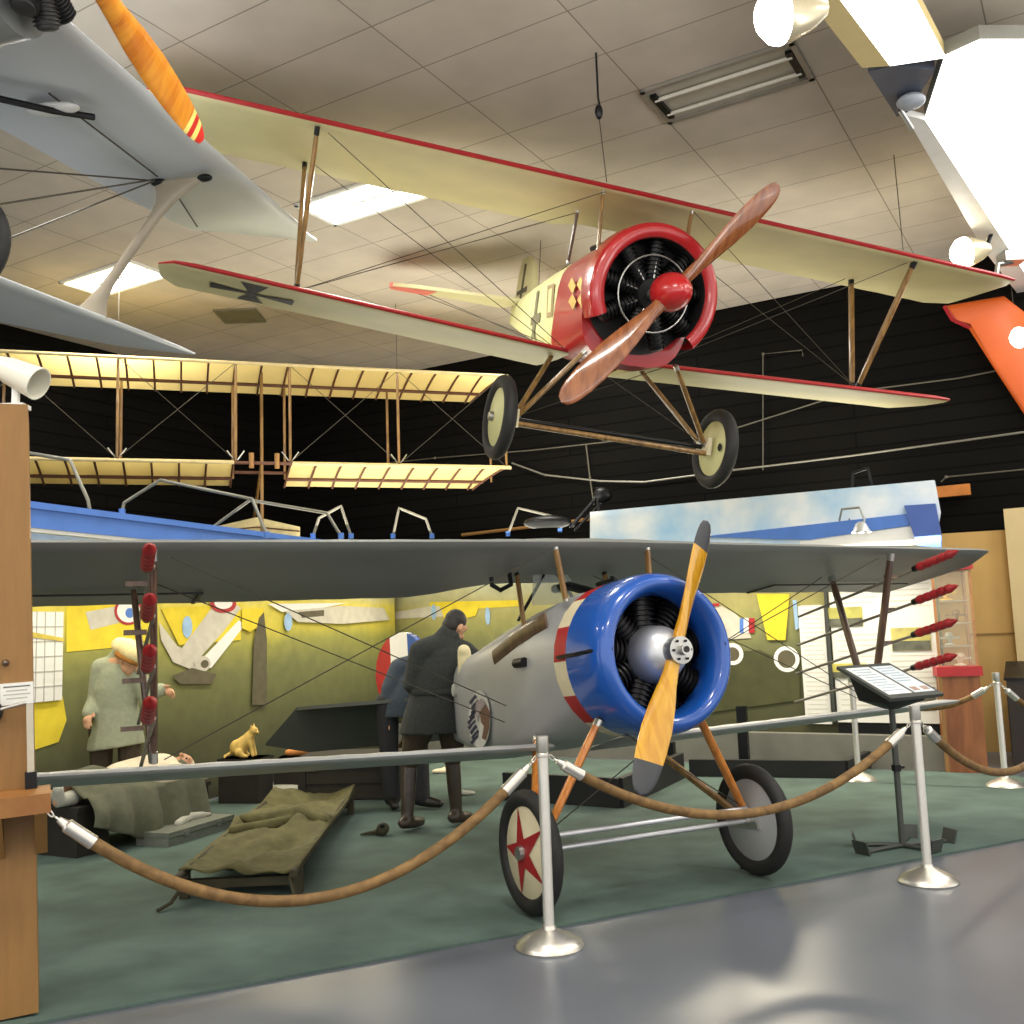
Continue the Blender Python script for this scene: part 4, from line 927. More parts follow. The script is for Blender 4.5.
# red trimmed display case
p=at(966,771,z=0); t=thing('display_case','narrow glass display case with red shelf on a brown wooden cabinet at the right','display case',(p.x,p.y+.03,0),-.25)
w_=.36
B().box((0,0,.46),(w_,.36,.92)).obj('cabinet',wood('cabinet_wood',(120,70,36),(150,94,54),.5,3,(3,3,.6),.1),t)
B().box((-w_/2+.0,-.19,.46),(.035,.03,.92)).obj('pale_edge',m_tan,t)
B().box((0,-.01,.96),(w_+.05,.4,.09)).obj('red_shelf',m_redmatt,t)
B().box((0,-.01,1.98),(w_+.04,.38,.08)).obj('red_top',m_redmatt,t)
for x in(-1,1):
    for y in(-1,1): B().box((x*(w_/2-.012),y*.16,1.48),(.024,.024,.94)).obj('corner_post',wood('case_post',(150,100,50),(170,120,66)),t)
B().box((0,.17,1.48),(w_-.04,.01,.94)).obj('back_panel',m_tanwall,t)
B().box((0,-.175,1.48),(w_-.05,.005,.94)).obj('glass_front',glass('case_glass',(220,214,196),.12),t)
for k,z in enumerate((1.2,1.42,1.64)): B().box((0,0,z),(w_-.05,.3,.012)).obj('shelf',glass('shelf_glass',(190,196,180),.4),t)
cs=[('small pale ceramic figure on the lowest shelf of the display case',1.01,m_bandage,.06),('small grey model on the second shelf of the display case',1.21,m_pale,.05),('small brown model on the third shelf of the display case',1.43,m_strutw,.05),('small golden trophy on the top shelf of the display case',1.65,m_brass,.06)]
F3=Mx.Translation(V((p.x,p.y+.03,0)))@Mx.Rotation(-.25,4,'Z')
for k,(lb,z,mm,r_) in enumerate(cs):
    q=F3@V((.04*(-1)**k,-.03,z)); tg=thing('display_model',lb,'display model',q,-.25)
    B().lathe([(.001,0),(r_*.9,0),(r_*.9,.012),(r_*.3,.02),(r_*.5,.05),(r_*.8,.09),(r_*.6,.12),(.001,.125)],axis((0,0,0),(0,0,1)),18).obj('body',mm,tg); B().box((.0,0,.07),(.2,.03,.02)).obj('cross_arm',mm,tg)
q=at(1001,764,z=0); t=thing('cabinet','dark cabinet with sloping side at the right edge before the tan wall','cabinet',(q.x+.42,q.y-.12,0),-.5)
b=B(); b.prism([(-.3,-.3,0),(-.3,.35,0),(-.3,.35,.98),(-.3,-.3,.84)],(.75,0,0)); b.obj('body',M('dark_brown_laminate',(44,36,32),.4,0,.12,5),t); b=B(); b.prism([(-.32,-.32,.84),(-.32,.37,.98),(-.32,.37,1.0),(-.32,-.32,.865)],(.8,0,0)); b.obj('top',m_dark,t); B().box((-.305,.03,.42),(.012,.5,.7)).obj('side_panel',m_blackp,t)
# white chart on the left painted wall
def onL(px,py,off): return at(px,py,pl=(PLL[0]+LN*off,LN))
FLm=Mx(((LD.x,LN.x,0,0),(LD.y,LN.y,0,0),(0,0,1,0),(0,0,0,1)))
a=onL(28,703,.03); c=onL(62,700,.03); o=(a+c)/2; hh=onL(62,612,.03).z-c.z; wd=abs((c-a).dot(LD))
t=thing('wall_chart','white gridded wall chart on the painted wall beside the tan post','wall chart',mat=Mx.Translation(o)@FLm)
B().box((0,-.01,hh/2),(wd,.02,hh)).obj('sheet',m_white,t)
for k in range(1,6): B().box((0,.002,hh*k/6),(wd,.004,.006)).obj('grid_line',m_inkgrey,t)
for x in(-.25,.05,.3): B().box((x*wd,.002,hh/2),(.006,.004,hh)).obj('grid_line',m_inkgrey,t)
B().prism([(wd*.5,.001,hh*.78),(-wd*.5,.001,hh*.70),(-wd*.5,.001,hh*.66),(wd*.5,.001,hh*.72)],(0,.006,0)).obj('yellow_band',M('yellow_print',(206,186,80),.6),t)
# ------------------------------------------------------------------ low black rails behind the wheels
def rail(pts,h,th,label):
    t=thing('low_platform_rail',label,'platform rail',(pts[0][0],pts[0][1],0),0,'low black platform rails')
    for i in range(len(pts)-1):
        a,c=V(pts[i]+(0,)),V(pts[i+1]+(0,)); d=(c-a).normalized(); n_=V((-d.y,d.x,0))*th/2; o=V((pts[0][0],pts[0][1],0))
        b=B(); b.prism([a-n_-o+V((0,0,.014)),c-n_-o+V((0,0,.014)),c+n_-o+V((0,0,.014)),a+n_-o+V((0,0,.014))],(0,0,h)); b.obj('rail_side',m_blackp,t)
    return t
g=lambda x,y:tuple(at(x,y,z=.013))[:2]
rail([g(505,800),g(621,808),g(682,778)],.24,.06,'low black rail behind the left wheel of the silver biplane')
rail([g(690,776),g(846,778),g(880,762)],.16,.06,'low black rail behind the right wheel of the silver biplane')
for px_,py_,tp,lb in((745,766,706,'dark square post under the right lower wing, between wheel and sign'),(835,752,712,'wide dark post under the right lower wing near the information stand'),(671,778,742,'dark post under the right lower wing beside the yellow propeller tip')):
    q=at(px_,py_,z=.013); h=at(px_,tp,Y=q.y).z-.013
    t=thing('wing_support',lb,'wing support',(q.x,q.y,.013),-.4,'dark supports under the right lower wing')
    B().box((0,0,h/2),(.1 if px_!=835 else .17,.1,h)).obj('post',m_frame if px_==835 else m_dark,t); B().box((0,0,.01),(.22,.18,.02)).obj('foot',m_dark,t)
# ------------------------------------------------------------------ lamp arms over the painted walls and conduits on the dark wall
def arm(pts,Ys,label,r=.016,lamp=None,col_=None):
    P=[at(x,y,Y=(Ys if not isinstance(Ys,(list,tuple)) else Ys[i])) for i,(x,y) in enumerate(pts)]
    t=thing('bent_conduit',label,'bent pipe',P[0],0,'bent pipe lamp arms over the painted walls')
    # soften the bends
    Q=[P[0]]
    for i in range(1,len(P)-1):
        Q+=[P[i].lerp(P[i-1],.12),P[i],P[i].lerp(P[i+1],.12)]
    Q.append(P[-1]); B().tube([q-P[0] for q in Q],r,8).obj('bent_pipe',col_ or m_conduit,t)
    for e in (P[0],P[-1]): B().lathe([(.001,-.03),(.03,-.03),(.03,.03),(.001,.03)],axis(e-P[0],(0,0,1)),10).obj('pipe_clamp',m_bluetrim if col_ is None else m_dark,t)
    if lamp: B().ell(P[lamp]-P[0],(.09,.07,.06),14,8).obj('lamp_head',m_dark,t)
    return t
arm([(92,522),(88,500),(70,460),(22,452)],8.4,'bent grey pipe rising over the blue beam next to the tan post')
arm([(122,512),(124,503),(160,480),(252,499),(267,535)],9.3,'long bent grey pipe arched over the middle of the blue beam')
arm([(205,535),(213,527),(250,500),(327,513),(341,536)],10.2,'long bent grey pipe ending beyond the cream tail surface')
arm([(313,536),(319,518),(341,506),(351,536)],11.2,'short bent grey pipe just beyond the end of the blue beam')
arm([(393,536),(399,508),(426,519),(432,536)],12.2,'bent grey pipe standing alone behind the silver upper wing')
arm([(508,534),(518,508),(552,516),(560,530)],12.8,'bent grey pipe beside the dark lamp cluster above the silver wing')
arm([(849,525),(853,473),(868,468),(873,490)],10.0,'tall bent pipe rising from the sky painted canopy board',.014,None,m_dark)
p=at(857,528,pl=(FO+RN*.25,RN)); t=thing('spot_lamp','small bright lamp on a curved arm in front of the sky painted canopy','lamp',p)
B().tube([(-.1,.2,.1),(-.1,.1,.2),(.04,0,.2),(.08,0,.08),(.05,0,0)],.012).obj('arm',m_steel,t); B().lathe([(.02,.06),(.05,.04),(.09,-.04),(.085,-.05),(.001,0)],axis((.04,0,0),(0,0,1)),20).obj('shade',m_alu,t); B().ell((.04,0,-.02),.035,12,8).obj('bulb',m_lamp,t)
p=at(570,520,Y=12.4); t=thing('lamp_cluster','dark stage lamp with folded barn door arms behind the silver upper wing','lamp',(p.x,p.y,p.z))
B().ell((-.28,0,-.02),(.3,.14,.09)).obj('lamp_body',m_dark,t); B().tube([(0,0,-.1),(.35,0,.28)],.025).obj('arm',m_dark,t); B().tube([(.05,0,-.14),(.4,0,.2)],.02).obj('arm',m_dark,t); B().tube([(.36,0,-.2),(.36,0,.4)],.025).obj('arm',m_dark,t); B().ell((.42,0,.3),(.12,.1,.1)).obj('clamp_head',m_dark,t)
m_cdk=M('dull_conduit',(96,92,80),.5,.3,.1,10)
BWP=(grid(12.45,0,0)-GI*.05,-GI)
def conduit(pts,label,r=.009,mat=None,off=0):
    P=[at(x,y,pl=(BWP[0]-GI*off,BWP[1])) for x,y in pts]
    t=thing('conduit',label,'conduit',P[0],0,'thin conduits on the dark wall')
    B().tube([q-P[0] for q in P],r,8).obj('pipe',mat or m_cdk,t)
    B().box(P[1]-P[0],(.03,.03,.03)).obj('clip',m_cdk,t)
conduit([(322,470),(435,458),(535,450),(642,438)],'faint straight conduit crossing the dark wall behind the ribbed wings')
conduit([(512,463),(545,475),(600,481),(645,482),(735,470),(850,456),(960,441),(1040,430)],'long sagging pale conduit crossing the dark wall under the red nosed biplane',.014,m_conduit)
conduit([(941,482),(946,477),(1040,468)],'short conduit on the dark wall above the tan partition')
conduit([(763,470),(763,354),(802,350),(803,356)],'upright bent conduit on the dark wall below the cream wing')
conduit([(586,444),(590,478),(594,505)],'pale hanging cable on the dark wall above the dark lamp cluster',.012)
conduit([(730,430),(850,392),(960,378),(1030,364)],'faint slanting conduit on the dark wall between the right struts',.01)
conduit([(462,535),(530,527),(590,519)],'yellowish pipe low on the dark wall behind the silver wing',.025,m_tan)
p=at(952,492,pl=BWP); tag(B().box((0,0,0),(.42,.08,.13),0,Mx.Rotation(-GY,4,'Z')).obj('wall_plaque',M('orange_plaque',(190,116,44),.6)),'small orange plank on the dark wall above the tan partition','plaque').location=p-GI*.1
# ------------------------------------------------------------------ figures
def hand(items,w,d,n,up,r=.0085,curl=.5,L=.085):
    """palm and five fingers: w wrist, d pointing direction, n thumb side, up = back of the hand"""
    w=V(w); d=V(d).normalized(); n=(V(n)-d*V(n).dot(d)).normalized(); u=d.cross(n)
    if u.dot(V(up))<0:u=-u
    items.append(('t',[w-d*.02,w+d*.03,w+d*.085],[.027,.034,.036],.5,tuple(n)))
    for k,(o,l) in enumerate(((.030,.85),(.010,1),(-.010,.93),(-.030,.72))):
        b0=w+d*.085+n*o; l*=L
        dd=(d*cos(curl*.5)-u*sin(curl*.5)); d2=(d*cos(curl*1.5)-u*sin(curl*1.5)); 
        p1=b0+dd*l*.45; p2=p1+d2*l*.55
        items.append(('t',[b0-d*.02,b0,p1,p2],[r*1.15,r*1.1,r,r*.85]))
    t0=w+d*.02+n*.03; items.append(('t',[t0,t0+(n*.7+d*.7)*.035,t0+(n*.45+d*.9)*.07],[r*1.4,r*1.2,r]))
def head(items,c,f,up,s=1.0):
    """skull, jaw, nose, brow and ears around centre c, face direction f"""
    c=V(c); f=V(f).normalized(); u=(V(up)-f*V(up).dot(f)).normalized(); l=u.cross(f)
    Rm=Mx(((f.x,l.x,u.x,0),(f.y,l.y,u.y,0),(f.z,l.z,u.z,0),(0,0,0,1)))
    q=lambda x,y,z:c+f*x*s+l*y*s+u*z*s
    items+= [('e',q(0,0,.02),(.098*s,.076*s,.105*s),Rm),('e',q(.03,0,-.055),(.062*s,.058*s,.062*s),Rm),('e',q(.062,0,-.085),(.032*s,.036*s,.028*s),Rm),
      ('t',[q(.088,0,.02),q(.118,0,-.025)],[.010*s,.017*s]),('t',[q(.085,-.045,.035),q(.095,0,.03),q(.085,.045,.035)],[.012*s,.014*s,.012*s]),
      ('t',[q(.086,-.022,-.06),q(.092,0,-.06),q(.086,.022,-.06)],[.009*s]*3)]
    for sd in(-1,1): items.append(('e',q(-.01,sd*.078,-.005),(.022*s,.012*s,.034*s),Rm))
    return q,Rm
def eyes(par,q,s=1.0):
    for sd in(-1,1): B().ell(q(.083,sd*.031,.012),.011*s,10,8).obj('eye',m_dark,par)
def boots(par,pts,mat,dirv,name='boot',h=.3):
    for p in pts:
        k,a=V(p[0]),V(p[1]); d=V(dirv).normalized()
        blob(name,[('t',[k,k.lerp(a,.5),a],[.062,.058,.048]),('t',[a+V((0,0,-.02))-d*.05,a-V((0,0,.035))+d*.08,a-V((0,0,.045))+d*.17],[.045,.046,.036])],mat,par,.014,3)
# --- airman in a long dark coat, seen from behind, reaching into the cockpit
pf1,pf2=at(407,828,z=.013),at(457,817,z=.013)
o1=V((-.61,7.74,.013)); t=thing('person','person in long dark coat and brown breeches leaning to the silver fuselage, seen from behind','person',o1)
f1,f2=pf1-o1-V((-.02,.14,0)),pf2-o1-V((-.02,.14,0)); f1.z=f2.z=0
hipL,hipR=V((-.11,-.03,.92)),V((.10,.05,.92)); knL=V((f1.x+.02,f1.y+.05,.50)); knR=V((f2.x-.02,f2.y,.50)); anL=V((f1.x,f1.y,.09)); anR=V((f2.x,f2.y-.08,.09))
anR.y=anL.y+.16; knR.y=anR.y
shL,shR=V((-.13,-.02,1.36)),V((.20,.12,1.34)); nk=V((.05,.08,1.42)); hd=V((.13,.12,1.53))
face=V((.6,.8,-.6)); 
elL,wrL=V((-.2,.0,1.1)),V((-.12,.14,.98)); elR,wrR=V((.36,.2,1.22)),V((.47,.22,1.35))
it=[('t',[hipL,knL,anL],[.085,.06,.042]),('t',[hipR,knR,anR],[.085,.06,.042]),('t',[hipL,hipR],[.1,.1]),('t',[V((0,0,.92)),V((0,.02,1.1)),V((.03,.05,1.27))],[.11,.1,.1]),('t',[shL,nk,shR],[.065,.075,.065]),('t',[nk,hd],[.055,.055]),
    ('t',[shL,elL,wrL],[.055,.045,.03]),('t',[shR,elR,wrR],[.055,.045,.03]),('t',[anL-V((0,0,.04)),anL+V((.04,.1,-.04))],[.03,.018]),('t',[anR-V((0,0,.04)),anR+V((.04,.1,-.04))],[.03,.018])]
q,Rm=head(it,hd,face,(.3,.2,1)); hand(it,wrR,(.7,.3,.3),(0,.5,1),(-.3,-.2,1)); hand(it,wrL,(.3,.6,-.6),(.6,.3,.3),(-.5,.2,.3))
body=blob('body',it,m_skin,t,.0085,2); eyes(t,q)
blob('hair',[('e',q(-.018,0,.045),(.095,.083,.095),Rm),('e',q(-.05,0,-.01),(.06,.072,.075),Rm)],m_hair,t,.01,2)
coat=[('l',[ring((-.06,.0,.74),.25,.2),ring((-.04,.0,.9),.225,.18),ring((-.02,.01,1.05),.19,.15),ring((.0,.03,1.2),.2,.14),ring((.03,.05,1.34),.18,.12),ring((.05,.07,1.43),.085,.08)]),
  ('t',[shL,V((.03,.05,1.4)),shR],[.085,.1,.085]),('t',[shL,elL,wrL],[.085,.075,.062]),('t',[shR,elR,wrR],[.085,.075,.06]),('t',[V((.0,.02,1.42)),V((.07,.07,1.49)),V((.13,.05,1.46))],[.06,.075,.045])]
ct=blob('long_coat',coat,m_coatdk,t,.014,2)
B().tube([V((-.19,-.11,1.05)),V((-.02,-.155,1.045)),V((.16,-.12,1.05))],.022,8,0,.3,(0,0,1)).obj('half_belt',m_coatdk,ct)
blob('breeches',[('t',[hipL-V((0,0,.1)),hipL.lerp(knL,.5),knL+V((0,0,.0))],[.105,.11,.07]),('t',[hipR-V((0,0,.1)),hipR.lerp(knR,.5),knR],[.105,.11,.07])],m_trousers,t)
boots(t,[(knL,anL),(knR,anR)],M('brown_leather_boot',(58,48,38),.3,0,.2,20),(.5,.8,0))
b=[('t',[V((.215,-.2,1.35)),V((.225,-.21,1.26)),V((.215,-.2,1.14))],[.05,.062,.05],.55,(1,0,0))]
blob('map_roll',b,M('cream_leather',(222,210,166),.6,0,.08,12),t,.012,2)
blob('glove',[('e',(.13,-.19,1.06),(.02,.02,.055)),('e',(.18,-.19,1.05),(.02,.02,.05))],m_pale,t,.01,2)
# --- second airman in navy, half hidden behind
o2=V((-1.06,8.86,.013)); t=thing('person','person in navy tunic and black trousers bending behind the dark coated airman','person',o2)
hL,hR=V((-.09,0,.9)),V((.14,.05,.9)); aL,aR=V((-.06,.0,.09)),V((.2,-.05,.09)); kL,kR=V((-.08,.0,.5)),V((.18,.0,.5))
sL,sR=V((.02,.02,1.2)),V((.3,.16,1.2)); nk=V((.24,.08,1.24)); hd=V((.36,.1,1.25)); eL,wL=V((-.06,-.02,1.02)),V((-.08,-.03,.76)); eR,wR=V((.4,.2,1.0)),V((.46,.1,.85))
it=[('t',[hL,kL,aL],[.085,.06,.042]),('t',[hR,kR,aR],[.085,.06,.042]),('t',[hL,hR],[.1,.1]),('t',[V((.03,.02,.95)),V((.1,.06,1.1)),V((.18,.08,1.18))],[.1,.1,.1]),('t',[sL,nk,sR],[.065,.075,.065]),('t',[nk,hd],[.055,.055]),('t',[sL,eL,wL],[.055,.045,.03]),('t',[sR,eR,wR],[.055,.045,.03]),('t',[aL-V((0,0,.04)),aL+V((.03,-.07,-.04))],[.03,.018]),('t',[aR-V((0,0,.04)),aR+V((.07,-.02,-.04))],[.03,.018])]
q,Rm=head(it,hd,(.7,.1,-.6),(.6,.1,.8)); hand(it,wL,(0,0,-1),(.3,-1,0),(-1,0,0)); hand(it,wR,(.5,-.2,-.5),(.2,-1,.2),(.4,.2,.6))
blob('body',it,m_skin,t,.0085,2); eyes(t,q)
blob('hair',[('e',q(-.018,0,.04),(.095,.082,.09),Rm)],m_hair,t,.011,2)
blob('tunic',[('l',[ring((.02,.02,.78),.19,.15),ring((.03,.02,.92),.18,.145),ring((.1,.05,1.08),.17,.14),ring((.18,.08,1.2),.15,.13),ring((.22,.08,1.25),.08,.08)]),('t',[sL,(.18,.08,1.22),sR],[.085,.1,.085]),('t',[sL,eL,wL+V((0,0,.04))],[.085,.078,.07]),('t',[sR,eR,wR],[.08,.07,.055])],m_navy,t)
blob('trousers',[('t',[hL,kL,aL],[.105,.085,.075]),('t',[hR,kR,aR],[.105,.085,.075])],m_navydk,t)
boots(t,[(aL+V((0,0,.1)),aL)],m_boot,(.15,-.6,0),'shoe'); boots(t,[(aR+V((0,0,.1)),aR)],m_boot,(.8,-.3,0),'shoe')
# --- medic in grey-green coat bending over the patient
o3=V((-3.25,8.12,.013)); t=thing('person','person in grey green coat and cream cap stooping over the blanket covered patient','person',o3); t.scale=(.96,.96,.96)
hL,hR=V((-.1,.02,.9)),V((.13,.05,.9)); kL,kR=V((-.1,.03,.5)),V((.12,.06,.5)); aL,aR=V((-.1,.0,.09)),V((.12,.02,.09))
sL,sR=V((-.1,.0,1.36)),V((.19,-.02,1.34)); nk=V((.09,-.04,1.4)); hd=V((.17,-.08,1.42)); eR,wR=V((.30,.0,1.08)),V((.40,.0,1.16)); eL,wL=V((-.14,.02,1.1)),V((-.15,-.1,1.0))
it=[('t',[hL,kL,aL],[.085,.06,.042]),('t',[hR,kR,aR],[.085,.06,.042]),('t',[hL,hR],[.1,.1]),('t',[V((.0,.02,.95)),V((.02,.0,1.15)),V((.06,-.02,1.27))],[.1,.1,.1]),('t',[sL,nk,sR],[.065,.075,.065]),('t',[nk,hd],[.055,.055]),('t',[sL,eL,wL],[.055,.045,.03]),('t',[sR,eR,wR],[.055,.045,.03]),('t',[aL-V((0,0,.04)),aL+V((.03,-.07,-.04))],[.03,.018]),('t',[aR-V((0,0,.04)),aR+V((.05,-.06,-.04))],[.03,.018])]
q,Rm=head(it,hd,(.75,-.25,-.62),(.5,-.1,.8)); hand(it,wR,(.7,-.1,-.2),(0,-.5,1),(.2,0,1)); hand(it,wL,(.1,-.6,-.5),(.8,-.2,.2),(-.3,-.3,.6))
blob('body',it,m_skin,t,.0085,2); eyes(t,q)
blob('cap',[('e',q(-.02,0,.07),(.145,.12,.085),Rm),('e',q(-.13,0,.04),(.09,.1,.07),Rm)],m_cap,t,.011,2)
blob('fur_band',[('t',[q(-.115,0,-.03),q(-.08,-.078,-.005),q(.0,-.095,.02),q(.07,-.07,.03),q(.1,0,.035),q(.07,.07,.03),q(0,.095,.02),q(-.08,.078,-.005),q(-.115,0,-.03)],[.026]*9)],m_fur,t,.011,1)
blob('coat',[('t',[(.0,.04,1.42),(.07,.0,1.46),(.12,-.03,1.43)],[.075,.085,.07]),('l',[ring((.02,.03,.7),.24,.17,18,(.12,0)),ring((.02,.03,.85),.215,.16,18,(.06,0)),ring((.02,.02,1.02),.185,.145),ring((.02,.0,1.18),.175,.14),ring((.05,-.01,1.32),.16,.125),ring((.08,-.03,1.40),.08,.08)]),('t',[sL,(.05,-.01,1.36),sR],[.085,.1,.085]),('t',[sR,eR,wR],[.085,.075,.06]),('t',[sL,eL,wL],[.085,.078,.062])],m_greycoat,t)
blob('trousers',[('t',[hL-V((0,0,.05)),kL,aL],[.105,.085,.07]),('t',[hR-V((0,0,.05)),kR,aR],[.105,.085,.07])],m_trousers,t)
boots(t,[(aL+V((0,0,.1)),aL),(aR+V((0,0,.1)),aR)],m_boot,(.4,-.7,0),'shoe')
# --- bench, patient and blanket
bA,bB=V((-3.32,7.4,0)),V((-2.76,8.5,0)); bd_=(bB-bA).normalized(); bn=V((bd_.y,-bd_.x,0)); bl=(bB-bA).length
BMx=Mx(((bd_.x,-bn.x,0,bA.x),(bd_.y,-bn.y,0,bA.y),(0,0,1,.013),(0,0,0,1)))
t=thing('bench','dark wooden bench under the grey blanket behind the long rope','bench',mat=BMx@Mx.Diagonal((1,1,.83,1)))
B().box((.6,.0,.4),(1.3,.46,.04)).obj('bench_top',m_crate,t); B().box((.1,.0,.19),(.28,.42,.38)).obj('bench_end',m_crate,t); B().box((1.1,.0,.19),(.28,.42,.38)).obj('bench_end',m_crate,t)
t=thing('person','person lying under the olive grey blanket with bandaged head beside the stooping medic','person',mat=BMx@Mx.Translation(V((0,0,.345))))
hd=V((1.16,.02,.12)); it=[('t',[(.5,.08,.1),(.25,.09,.16),(.02,.09,.07),(-.1,.09,.06)],[.08,.06,.045,.04]),('t',[(.5,-.08,.1),(.25,-.08,.12),(.02,-.09,.06),(-.1,-.09,.05)],[.08,.06,.045,.04]),('t',[(.5,0,.11),(.75,0,.12),(.95,0,.12)],[.11,.12,.12]),('t',[(.95,-.15,.1),(.98,0,.12),(.95,.15,.1)],[.065,.07,.065]),('t',[(.98,0,.12),hd],[.05,.05]),('t',[(.95,-.17,.1),(.75,-.2,.08),(.58,-.14,.16)],[.05,.042,.03]),('t',[(.95,.17,.1),(.75,.2,.08),(.58,.14,.16)],[.05,.042,.03]),('t',[(-.1,.09,.05),(-.12,.09,.15)],[.04,.03]),('t',[(-.1,-.09,.05),(-.13,-.12,.13)],[.04,.03])]
q,Rm=head(it,hd,(-.1,-.35,.93),(1,0,.1)); hand(it,(.58,-.14,.16),(-.7,.6,.1),(-.5,-.7,0),(0,0,1)); hand(it,(.58,.14,.16),(-.7,-.6,.1),(-.5,.7,0),(0,0,1))
blob('body',it,m_skin,t,.0085,2); eyes(t,q)
blob('bandage',[('e',q(-.02,0,.045),(.1,.085,.09),Rm)],m_bandage,t,.011,2)
blob('sock',[('t',[(.02,-.09,.06),(-.1,-.09,.055),(-.13,-.12,.14)],[.058,.052,.04]),('t',[(.02,.09,.06),(-.1,.09,.055),(-.12,.09,.14)],[.056,.052,.04])],m_pale,t,.013,2)
blob('shirt',[('t',[(.5,0,.11),(.75,0,.12),(.95,0,.12)],[.135,.145,.14]),('t',[(.95,-.16,.1),(.98,0,.12),(.95,.16,.1)],[.085,.09,.085]),('t',[(.95,-.17,.1),(.75,-.2,.08),(.62,-.16,.14)],[.07,.06,.045]),('t',[(.95,.17,.1),(.75,.2,.08),(.62,.16,.14)],[.07,.06,.045])],m_bandage,t)
blob('pillow',[('e',(1.2,.0,.04),(.17,.22,.06))],m_bandage,t,.016,2)
# blanket: draped sheet, bunched folds, hem higher in the middle
def drape():
    nx,ny=46,26; vs=[];fs=[]
    for i in range(nx+1):
        u=i/nx; x=.0+1.12*u
        hem=max(0,.26*(1-u/.5)) if u<.5 else .0
        for j in range(ny+1):
            v=j/ny
            # v 0..0.45 over the body top, then down the near side
            if v<.45:
                yy=.24-.50*(v/.45); hgt=.15*math.exp(-((yy)/.17)**2)+.47+.03*sin(6*x+3*yy)
                hgt+= .06*math.exp(-((u-.2)/.12)**2)*math.exp(-((yy+.05)/.15)**2)
                vs.append((x,yy,hgt))
            else:
                w_=(v-.45)/.55; z=.49*(1-w_)+hem*w_; z=max(z,.012)
                fold=(.02+.05*w_)*sin(26*x+1.3*sin(5*x))+.03*w_*sin(9*x)
                sw=0
                if u<.55: sw=-.04*sin(PI*w_)*1.0
                vs.append((x+.05*w_*(u-.3),-.26-.09*w_-fold*.55+sw,z+.02*sin(14*x)*w_*(1-w_)))
    for i in range(nx):
        for j in range(ny):
            a=i*(ny+1)+j; fs.append((a,a+1,a+ny+2,a+ny+1))
    return vs,fs
b=B(); b.add(*drape()); o=b.obj('blanket',m_blanket,sharp=80); o.matrix_world=BMx@Mx.Diagonal((1,1,.84,1))
md=o.modifiers.new('thick','SOLIDIFY'); md.thickness=.012; md.offset=1
tag(o,'olive grey blanket draped over the patient and hanging in folds to the carpet','blanket')
# --- folded army stretcher
sA,sB=at(238,900,z=.013),at(315,812,z=.013); sd=(sB-sA); sd.z=0; sl=sd.length; sd.normalize(); sn=V((sd.y,-sd.x,0))
SM=Mx(((sd.x,-sn.x,0,sA.x),(sd.y,-sn.y,0,sA.y),(0,0,1,.013),(0,0,0,1)))
t=thing('stretcher','crumpled olive canvas army stretcher lying on the carpet behind the long rope','stretcher',mat=SM)
w2=.33
for s in(-1,1):
    B().tube([(-.08,s*w2,.15),(sl,s*w2,.16)],.022,10).obj('pole',m_canvasdk,t)
    for x in(.1,sl-.2): B().box((x,s*w2,.07),(.06,.05,.14)).obj('leg',m_canvasdk,t)
B().box((.1,0,.08),(.05,2*w2,.05)).obj('cross_bar',m_canvasdk,t); B().box((sl-.2,0,.08),(.05,2*w2,.05)).obj('cross_bar',m_canvasdk,t)
nx,ny=44,18; vs=[];fs=[]
for i in range(nx+1):
    for j in range(ny+1):
        x=.02+(sl-.02)*i/nx; v=j/ny*2-1; y=v*(w2+.02)
        z=.17-.07*(1-v*v)*(.6+.4*sin(3*x))+.035*sin(7*x+2.5*v)*(1-v*v)+.03*math.exp(-((x-sl*.5)/.15)**2)*(1+sin(14*v))
        z+=.05*max(0,(x-sl*.82)/(sl*.18))*abs(v)
        z+=.03*abs(sin(5.3*x+4*v))*(1-abs(v))+.018*sin(11*x-5*v+2*sin(4*x))*(1-v*v)+.012*sin(23*x+9*v)*(1-v*v)
        vs.append((x+.03*sin(9*v),y,z))
for i in range(nx):
    for j in range(ny):
        a=i*(ny+1)+j; fs.append((a,a+1,a+ny+2,a+ny+1))
b=B(); b.add(vs,fs); o=b.obj('canvas',m_canvas,t,sharp=80); md=o.modifiers.new('t','SOLIDIFY'); md.thickness=.01
blob('canvas_bundle',[('t',[(sl*.46,-.3,.2),(sl*.5,-.1,.235),(sl*.47,.1,.22),(sl*.52,.3,.21)],[.04,.055,.045,.035]),('t',[(sl*.4,.3,.19),(sl*.43,.05,.2),(sl*.55,-.25,.2)],[.03,.04,.03])],m_canvas,t,.013,1)
for s in(-1,1): B().tube([(.0,s*w2*.9,.12),(-.12,s*w2*1.05,.03),(-.2,s*w2*1.2,.012)],.012,6).obj('strap',m_canvasdk,t)
# --- cases, crate, small things on the carpet
def onfloor(px,py): q=at(px,py,z=.013); return q
a,c=onfloor(152,848),onfloor(218,828); d=(c-a); d.z=0; L_=d.length; an=math.atan2(d.y,d.x)
t=thing('medical_case','flat grey metal medical case on the carpet beside the blanket hem','case',((a.x+c.x)/2-.02,(a.y+c.y)/2+.06,.013),an)
mcs=M('worn_grey_case',(112,116,106),.5,.2,.15,14); B().box((0,0,.035),(L_,.3,.07)).obj('case_body',mcs,t); l_=B().box((0,0,.085),(L_*1.02,.31,.03)).obj('lid',mcs,t); B().box((0,-.153,.068),(L_*1.0,.012,.01)).obj('seam_strip',m_steel,t)
for x in(-.25,.25): B().box((x*L_,-.157,.068),(.05,.015,.035)).obj('latch',m_steel,t)
blob('cloth_strip',[('t',[(-.1,.0,.11),(.1,.06,.12),(.28,.02,.115)],[.03,.04,.025])],m_pale,t,.012,1)
